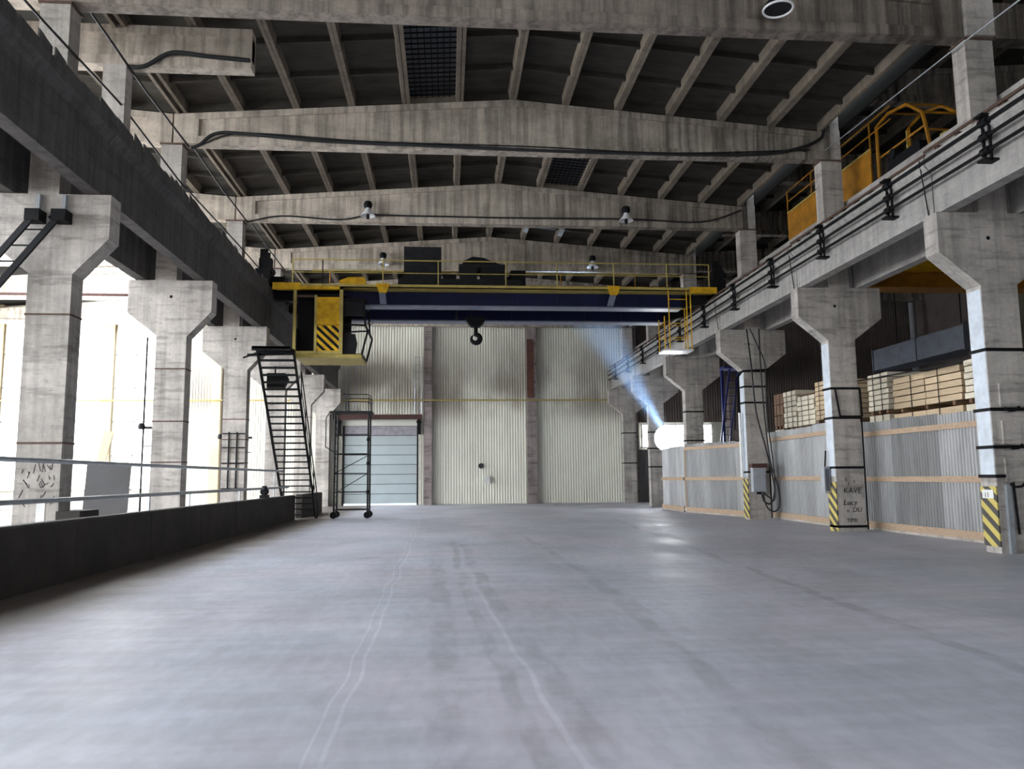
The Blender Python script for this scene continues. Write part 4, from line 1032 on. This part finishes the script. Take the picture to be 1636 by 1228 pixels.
m = MB(); m.tube([(10.01, 20.1, 1.68), (10.05, 20.1, 2.1)], .02, 6); m.build('conduit', M['black'], t)
# cables hanging down the third right column
yk2 = yk(2) - .05
YH = yk2 - .36
pipe('hanging_cable', smooth([(10.15, yk2 - 0.33, 6.4), (10.25, yk2 - 0.33, 5.2), (10.35, yk2 - 0.33, 3.6), (10.62, yk2 - 0.33, 2.4), (10.80, yk2 - 0.33, 1.5), (10.86, yk2 - 0.33, .95), (10.72, yk2 - 0.33, .55), (10.50, yk2 - 0.33, .60), (10.42, yk2 - 0.33, .85)]), .028, M['cable'], 'black cable looping down the third right column into the grey cabinet', 'cable')
pipe('hanging_cable', smooth([(10.55, yk2 - 0.40, 6.4), (10.55, yk2 - 0.40, 5.2), (10.60, yk2 - 0.40, 3.6), (10.72, yk2 - 0.40, 2.0), (10.95, yk2 - 0.40, 1.1), (10.98, yk2 - 0.40, .5), (10.80, yk2 - 0.40, .28), (10.55, yk2 - 0.40, .42), (10.44, yk2 - 0.40, .85)]), .024, M['cable'], 'black cable swinging widest to the right of the grey cabinet', 'cable')
pipe('hanging_cable', smooth([(10.2, yk2 - 0.47, 6.4), (10.45, yk2 - 0.47, 5.8), (10.68, yk2 - 0.47, 5.1), (10.66, yk2 - 0.47, 3.5), (10.80, yk2 - 0.47, 1.8), (10.80, yk2 - 0.47, .7), (10.6, yk2 - 0.47, .75), (10.4, yk2 - 0.47, .9)]), .02, M['cable'], 'thin black cable crossing over the third right column corbel', 'cable')
m = MB(); m.beam((9.80, yk2 - .05, 4.70), (10.05, yk2 - .05, 5.0), .04, .05); m.beam((10.05, yk2 - .05, 5.0), (11.0, yk2 - .05, 5.06), .04, .06); m.beam((9.80, yk2 - .05, 4.70), (9.70, yk2 - .05, 3.0), .03, .04)
m.build('bracket_arm', M['black'], cR[2])
m = MB(); m.beam((10.85, yk2 - .05, .05), (10.85, yk2 - .05, 1.9), .03, .05); tag(m.build('cable_channel', M['black']), 'dark steel channel standing right of the grey cabinet', 'channel')
# rising dark blue ladder behind fence
t = thing('steel_ladder', (11.9, 33, 2.5), 'dark blue steel ladder rising behind the fence near the fourth right column', 'ladder')
for dx_ in (0, .40):
    m = MB(); m.beam((11.35 + dx_, 33.0, 0), (12.35 + dx_, 33.0, 6.1), .06, .08); m.build('stringer', M['blueladder'], t)
for i in range(18):
    f = (i + .5) / 18; m = MB(); m.tube([(11.35 + f, 33.0, 6.1 * f), (11.75 + f, 33.0, 6.1 * f)], .018, 6); m.build('rung', M['blueladder'], t)
m = MB(); m.box(12.0, 13.6, 32.7, 33.6, 6.1, 6.2); m.box(13.4, 13.5, 33.4, 33.5, 0, 6.1); m.box(12.1, 12.2, 33.4, 33.5, 0, 6.1); m.build('landing', M['blueladder'], t)

# ------------------------------------------------------------------ timber packs behind the fence
def pack(y0, y1, x0, x1, z0, z1, rows, cols, mat, lab, group='timber packs behind the fence', bearer=True):
    t = thing('timber_pack', ((x0 + x1) / 2, (y0 + y1) / 2, z0), lab, 'timber', group)
    zz = z0
    if bearer:
        for f in (.12, .5, .88):
            y = y0 + (y1 - y0) * f; m = MB(); m.box(x0 + .03, x1 - .03, y - .05, y + .05, z0, z0 + .09); m.build('bearer', M['plankdark'], t)
        zz = z0 + .09
    rh = (z1 - zz) / rows; cl = (y1 - y0) / cols; rr = random.Random(int(y0 * 100 + z0 * 10))
    for i in range(rows):
        for j in range(cols):
            dx = rr.uniform(0, .04)
            m = MB(); m.box(x0 + dx, x1, y0 + cl * j + .008, y0 + cl * (j + 1) - .008, zz + rh * i + .012, zz + rh * (i + 1) - .012)
            m.build('board_layer', M[mat], t)
    m = MB()
    for f in (.3, .7):
        y = y0 + (y1 - y0) * f; m.box(x0 - .012, x0 - .004, y - .012, y + .012, zz, z1); 
    m.box(x0 - .01, x1, y0 + (y1 - y0) * .3 - .012, y0 + (y1 - y0) * .3 + .012, z1, z1 + .008)
    m.build('strap', M['black'], t)
    return t
S = [  # y0,y1, z0,z1, rows, cols, mat, label
    (16.95, 19.72, 3.06, 3.98, 5, 2, 'plank', 'widest timber pack, brown boards in layers, between the two nearest right columns'),
    (15.6, 16.85, 3.05, 4.05, 6, 1, 'plankwhite', 'pale timber pack partly hidden by the nearest right column'),
    (19.95, 20.95, 3.1, 4.22, 7, 1, 'plankwhite', 'tall pale narrow timber pack just right of the second right column'),
    (23.0, 24.15, 3.1, 4.42, 8, 1, 'plank', 'tallest tan timber pack just left of the second right column'),
    (24.2, 25.45, 3.0, 4.08, 6, 1, 'plankwhite', 'whitish timber pack in the middle of the second bay'),
    (25.5, 26.5, 3.0, 4.35, 7, 1, 'plankwhite', 'pale timber pack, second from the third right column'),
    (26.55, 27.3, 3.1, 4.35, 3, 1, 'plankdark', 'red brown timber pack nearest the third right column')]
ORD = ['widest brown timber pack', 'pale pack beside the nearest right column', 'tall narrow pack right of the second right column', 'tallest tan pack', 'whitish pack of the second bay', 'pale pack second from the third right column', 'red brown pack by the third right column']
for i, (a, b, z0, z1, r, c_, mt, lb) in enumerate(S):
    pack(a, b, 11.8, 13.6, z0, z1, r, c_, mt, lb)
    # supporting packs below (their tops show over the fence)
    zb = z0 - .02
    pack(a, b, 11.8, 13.6, 1.55, zb, 5, c_, 'plankwhite' if mt != 'plank' else 'plank', 'second tier pack under the ' + ORD[i], bearer=True)
    pack(a, b, 11.8, 13.6, 0, 1.53, 4, c_, 'plankdark', 'ground tier pack under the ' + ORD[i], bearer=True)
# dark open cover box on the tan pack of the second bay
m = MB(); m.box(11.85, 13.5, 24.25, 25.4, 4.095, 4.135); tag(m.build('brown_board', M['plankdark']), 'loose brown boards lying on the whitish pack in the second bay', 'board')

# ------------------------------------------------------------------ right aisle crane and fittings
rc = thing('yellow_crane', (16, 21, 7.3), 'yellow crane standing in the dark right aisle behind the columns', 'crane')
m = MB(); m.box(11.9, 27.4, 21.8, 22.3, 7.02, 7.42); m.box(11.9, 27.4, 21.7, 22.4, 6.99, 7.03); m.box(11.9, 27.4, 21.7, 22.4, 7.42, 7.46); m.build('crane_girder', M['orange'], rc)
m = MB(); m.box(11.9, 27.4, 19.0, 19.5, 7.3, 7.75); m.build('crane_girder', M['orange'], rc)
m = MB(); m.hexa([(13.6, 21.0, 7.62), (15.6, 20.0, 7.62), (15.6, 21.6, 7.62), (13.6, 21.6, 7.62), (14.9, 21.0, 8.15), (15.6, 20.0, 8.15), (15.6, 21.6, 8.15), (14.9, 21.6, 8.15)]); m.box(13.6, 15.6, 21.0, 22.0, 7.46, 7.62); m.build('side_plate', M['yellow'], rc)
m = MB(); m.box(13.9, 14.5, 20.6, 21.0, 7.9, 8.4); m.box(14.1, 14.3, 20.7, 20.9, 7.46, 7.9); m.build('lamp_box', M['yellowpale'], rc)
m = MB(); m.box(11.35, 12.3, 18.6, 25.0, 8.95, 9.05); m.box(11.7, 12.1, 18.4, 25.0, 8.4, 8.95); m.box(11.9, 12.1, 18.6, 18.9, 7.3, 8.6); m.box(11.9, 12.1, 22.0, 22.3, 7.4, 8.6); m.build('end_carriage', M['black'], rc)
def ypanel(ya, yb, za, zb):
    m = MB(); m.box(11.30, 11.34, ya, yb, za, zb); m.build('side_panel', M['orange'], rc)
    m = MB(); m.box(11.28, 11.36, ya, yb, zb - .02, zb + .03); m.build('panel_edge', M['yellowpale'], rc)
ypanel(19.2, 20.9, 9.1, 10.10); ypanel(21.0, 24.3, 9.1, 10.10)
for z in (10.5, 10.85): MB().tube([(11.32, 18.2, z), (11.32, 24.3, z)], .022, 6).build('handrail', M['orange'], rc)
for y in (19.2, 20.9, 22.6, 24.3): MB().tube([(11.32, y, 9.9), (11.32, y, 10.85)], .025, 6).build('railing_post', M['orange'], rc)
for xo in (0, .9):
    m = MB(); m.tube([(11.35 + xo, 18.9, 9.0), (11.35 + xo, 18.9, 10.6), (11.4 + xo, 18.4, 10.75), (11.4 + xo, 17.6, 10.6), (11.4 + xo, 17.0, 10.1), (11.4 + xo, 16.8, 9.2)], .045, 6); m.build('hoop', M['orange'], rc)
m = MB()
for y, z in ((18.4, 10.75), (17.6, 10.6), (17.0, 10.1), (16.85, 9.6)): m.tube([(11.35, y, z), (12.3, y, z)], .03, 6)
m.tube([(11.4, 18.9, 9.75), (11.4, 16.85, 9.75)], .03, 6); m.build('hoop_bar', M['orange'], rc)
m = MB(); m.lathe((11.45, 18.3, 9.6), [(.14, -.1), (.14, .1)], 12, 'x'); m.box(11.4, 12.0, 17.2, 18.6, 9.05, 9.5); m.build('drive_unit', M['black'], rc)
m = MB(); m.box(12.0, 12.06, 17.0, 17.3, 9.1, 9.7); m.tube([(11.6, 18.0, 9.05), (11.6, 18.0, 10.1)], .02, 6); m.build('lever', M['yellowpale'], rc)
m = MB(); m.box(11.5, 11.55, 14.75, 14.80, 5.9, 6.5); m.box(11.2, 11.55, 14.2, 14.8, 6.44, 6.46) ; m.box(11.3, 11.55, 14.75, 14.80, 5.9, 5.96)
m.tube([(11.52, 14.78, 6.45), (11.52, 14.78, 6.6)], .02, 6)
o = m.build('hanger_bar', M['yellowpale']); o.parent = cR[0]; o.location = Vector(o.location) - cR[0].location; (lambda *a: None)(o, 'small yellow angle bar at the right edge behind the nearest right column', 'bar')
# duct
t = thing('duct', (18.2, 28, 5.8), 'long dusty blue grey box duct hanging in the right aisle', 'duct')
m = MB(); m.box(17.8, 18.9, 25.2, 31.0, 5.75, 6.6); m.build('duct_body', M['bluesteel'], t)
for y in (25.2, 28.0, 31.0): m = MB(); m.box(17.76, 18.94, y - .03, y + .03, 5.71, 6.64); m.build('flange', M['bluesteel'], t)
for y in (26, 30):
    m = MB(); m.tube([(18.3, y, 6.6), (18.3, y, 12.9)], .02, 6); m.build('hanger_rod', M['black'], t)
pipe('downpipe', [(27.6, 43.6, 0), (27.6, 43.6, 11.6)], .16, M['elbox'], 'grey vertical downpipe in the far corner of the right aisle')
m = MB(); m.tube([(11.0, 21.5, 4.0), (11.5, 17, 3.95), (10.9, 14.3, 3.9)], .02, 6); tag(m.build('drop_cable', M['cable']), 'dark wire passing in front of the timber packs', 'wire')

# ------------------------------------------------------------------ left aisle odds
t = thing('leaning_sheets', (-11.2, 27, 0), 'dark grey sheets standing on edge beyond the left barrier', 'sheets')
for i in range(6):
    m = MB(); x = -11.75; y = 26.6 + i * .09
    m.hexa([(x, y, 0), (x + 1.4 - .07 * i, y, 0), (x + 1.4 - .07 * i, y + .03, 0), (x, y + .03, 0), (x, y + .22, 2.05), (x + 1.4 - .07 * i, y + .22, 2.05), (x + 1.4 - .07 * i, y + .25, 2.05), (x, y + .25, 2.05)]); m.build('sheet', M['sheet'], t)
t = thing('radiator', (-12.9, 26, 0), 'pale ribbed panel beside the dark standing sheets, left aisle', 'radiator')
for i in range(7):
    x = -13.2 + i * .12; m = MB(); m.box(x, x + .09, 26.6, 26.75, .15, 2.1); m.build('fin', M['cream'], t)
m = MB(); m.box(-13.25, -12.35, 26.62, 26.73, .15, .25); m.box(-13.25, -12.35, 26.62, 26.73, 2.0, 2.1); m.box(-13.2, -13.1, 26.62, 26.73, 0, .2); m.box(-12.5, -12.4, 26.62, 26.73, 0, .2); m.build('header', M['cream'], t)
m = MB(); m.beam((-12.3, 28.0, 0), (-11.75, 28.4, 3.2), .30, .05); tag(m.build('leaning_plank', M['plank']), 'tan plank leaning behind the dark sheets in the left aisle', 'plank')
t = thing('trestle', (-9.2, 14.4, 0), 'black steel trestle leg at the left edge behind the barrier', 'trestle')
for a, b in (((-8.75, 14.2, 0), (-9.35, 14.4, 2.0)), ((-9.95, 14.2, 0), (-9.35, 14.4, 2.0)), ((-8.75, 15.2, 0), (-9.35, 14.9, 2.0)), ((-9.95, 15.2, 0), (-9.35, 14.9, 2.0))):
    m = MB(); m.beam(a, b, .09, .09); m.build('leg', M['black'], t)
m = MB(); m.beam((-9.35, 14.2, 2.0), (-9.35, 15.1, 2.0), .1, .1); m.build('top_bar', M['black'], t)
# thin standpipes in the left aisle
def frame_stand(x, y, lab, z1=4.2):
    t = thing('pipe_stand', (x, y, 0), lab, 'pipe')
    MB().tube([(x, y, 0), (x, y, z1)], .03, 6).build('riser', M['darkgrey'], t)
    m = MB(); m.tube([(x, y, 3.2), (x + 1.2, y, 3.2)], .05, 6); m.tube([(x, y, 2.6), (x + 1.2, y, 2.6)], .02, 6); m.lathe((x - .06, y, 3.15), [(.10, 0), (.12, .1), (.08, .2)], 8); m.build('branch', M['darkgrey'], t)
frame_stand(-9.9, 26.5, 'thin dark pipe stand seen between first and second left columns', 6.2)
frame_stand(-9.2, 33.0, 'thin dark pipe stand seen between second and third left columns', 6.8)
t = thing('small_motor', (-6.2, 25.3, .9), 'small black motor unit on the barrier beside the third left column', 'motor')
m = MB(); m.box(-5.8, -5.58, 25.1, 25.5, .9, 1.0); m.lathe((-5.69, 25.12, 1.1), [(.10, 0), (.11, .03), (.11, .3), (.08, .36)], 12, 'y'); m.build('body', M['black'], t)
m = MB(); m.box(-5.75, -5.63, 25.2, 25.35, 1.19, 1.28); m.build('terminal_box', M['black'], t)
m = MB()
for x in (-6.95, -6.7): m.tube([(x, 25.72, 1.1), (x, 25.72, 3.0)], .025, 6)
for z in (1.2, 2.0, 2.5, 2.95): m.tube([(-7.15, 25.72, z), (-6.45, 25.72, z)], .022, 6)
m.build('pipe_frame', M['darkgrey'], cL[2])

# ------------------------------------------------------------------ bright flood lamp; added haze cone imitates the flare streak
LP = Vector((10.62, 36.9, 3.28)); TG = Vector((6.1, 33.4, 9.0)); dv = (TG - LP).normalized()
t = thing('flood_lamp', LP, 'dazzling round flood lamp above the far end of the sheet fence, throwing an added beam', 'lamp')
side = dv.cross(Vector((0, 0, 1))).normalized(); upv = side.cross(dv)
face = Vector((-.2, -1, .05)).normalized()
def disc(c, n, prof, k=20):
    a = n.cross(Vector((0, 0, 1))).normalized(); b = a.cross(n); m = MB(); vs = []
    for r, h in prof:
        for i in range(k):
            an = 2 * math.pi * i / k; v = c + n * h + a * (r * math.cos(an)) + b * (r * math.sin(an)); vs.append(tuple(v))
    fs = [(i * k + q, i * k + (q + 1) % k, (i + 1) * k + (q + 1) % k, (i + 1) * k + q) for i in range(len(prof) - 1) for q in range(k)]
    fs += [tuple(range(k)), tuple(range((len(prof) - 1) * k, len(prof) * k))]
    return m.add(vs, fs, 0, True)
M['lampglow'] = emit('flood_lamp_lens', (.93, .97, 1.0), 40)
disc(LP, face, [(.62, 0), (.60, .04), (.50, .08), (.25, .12)]).build('lens', M['lampglow'], t)
disc(LP, face, [(.3, -.3), (.55, -.18), (.67, -.01), (.66, .02), (.63, 0)]).build('reflector', M['galv'], t)
m = MB(); m.tube([LP - face * .28, (10.62, 37.3, 3.28), (10.5, 37.72, 3.0)], .04, 6); m.build('arm', M['black'], t)
sp = bpy.data.lights.new('flare_light', 'SPOT'); sp.energy = FLARE_W; sp.color = (.38, .62, 1.0); sp.spot_size = math.radians(20); sp.spot_blend = 1.0; sp.shadow_soft_size = .12  # added spot that lights the flare cone
so = bpy.data.objects.new('flare_light', sp); COL.objects.link(so); so.location = LP + dv * .15; so.rotation_euler = dv.to_track_quat('-Z', 'Y').to_euler()
hz_ = MB(); L_ = (TG - LP).length
ring = []
for d, r in ((.2, .32), (L_ - .4, 1.30)):
    for i in range(16):
        an = 2 * math.pi * i / 16; v = LP + dv * d + side * (r * math.cos(an)) + upv * (r * math.sin(an)); ring.append(tuple(v))
hz_.add(ring, [(i, (i + 1) % 16, 16 + (i + 1) % 16, 16 + i) for i in range(16)] + [tuple(range(16)), tuple(range(16, 32))])
dm = bpy.data.materials.new('flare_haze'); dm.use_nodes = True; dn = dm.node_tree; dn.nodes.remove(dn.nodes['Principled BSDF'])
vs_ = dn.nodes.new('ShaderNodeVolumeScatter'); vs_.inputs['Color'].default_value = (.8, .9, 1, 1); vs_.inputs['Density'].default_value = .05; vs_.inputs['Anisotropy'].default_value = .0
dn.links.new(vs_.outputs[0], dn.nodes['Material Output'].inputs['Volume'])
ho = hz_.build('flare_haze', dm); tag(ho, 'pale blue shaft imitating lens flare, slanting up left from the flood lamp', 'haze', kind='stuff')
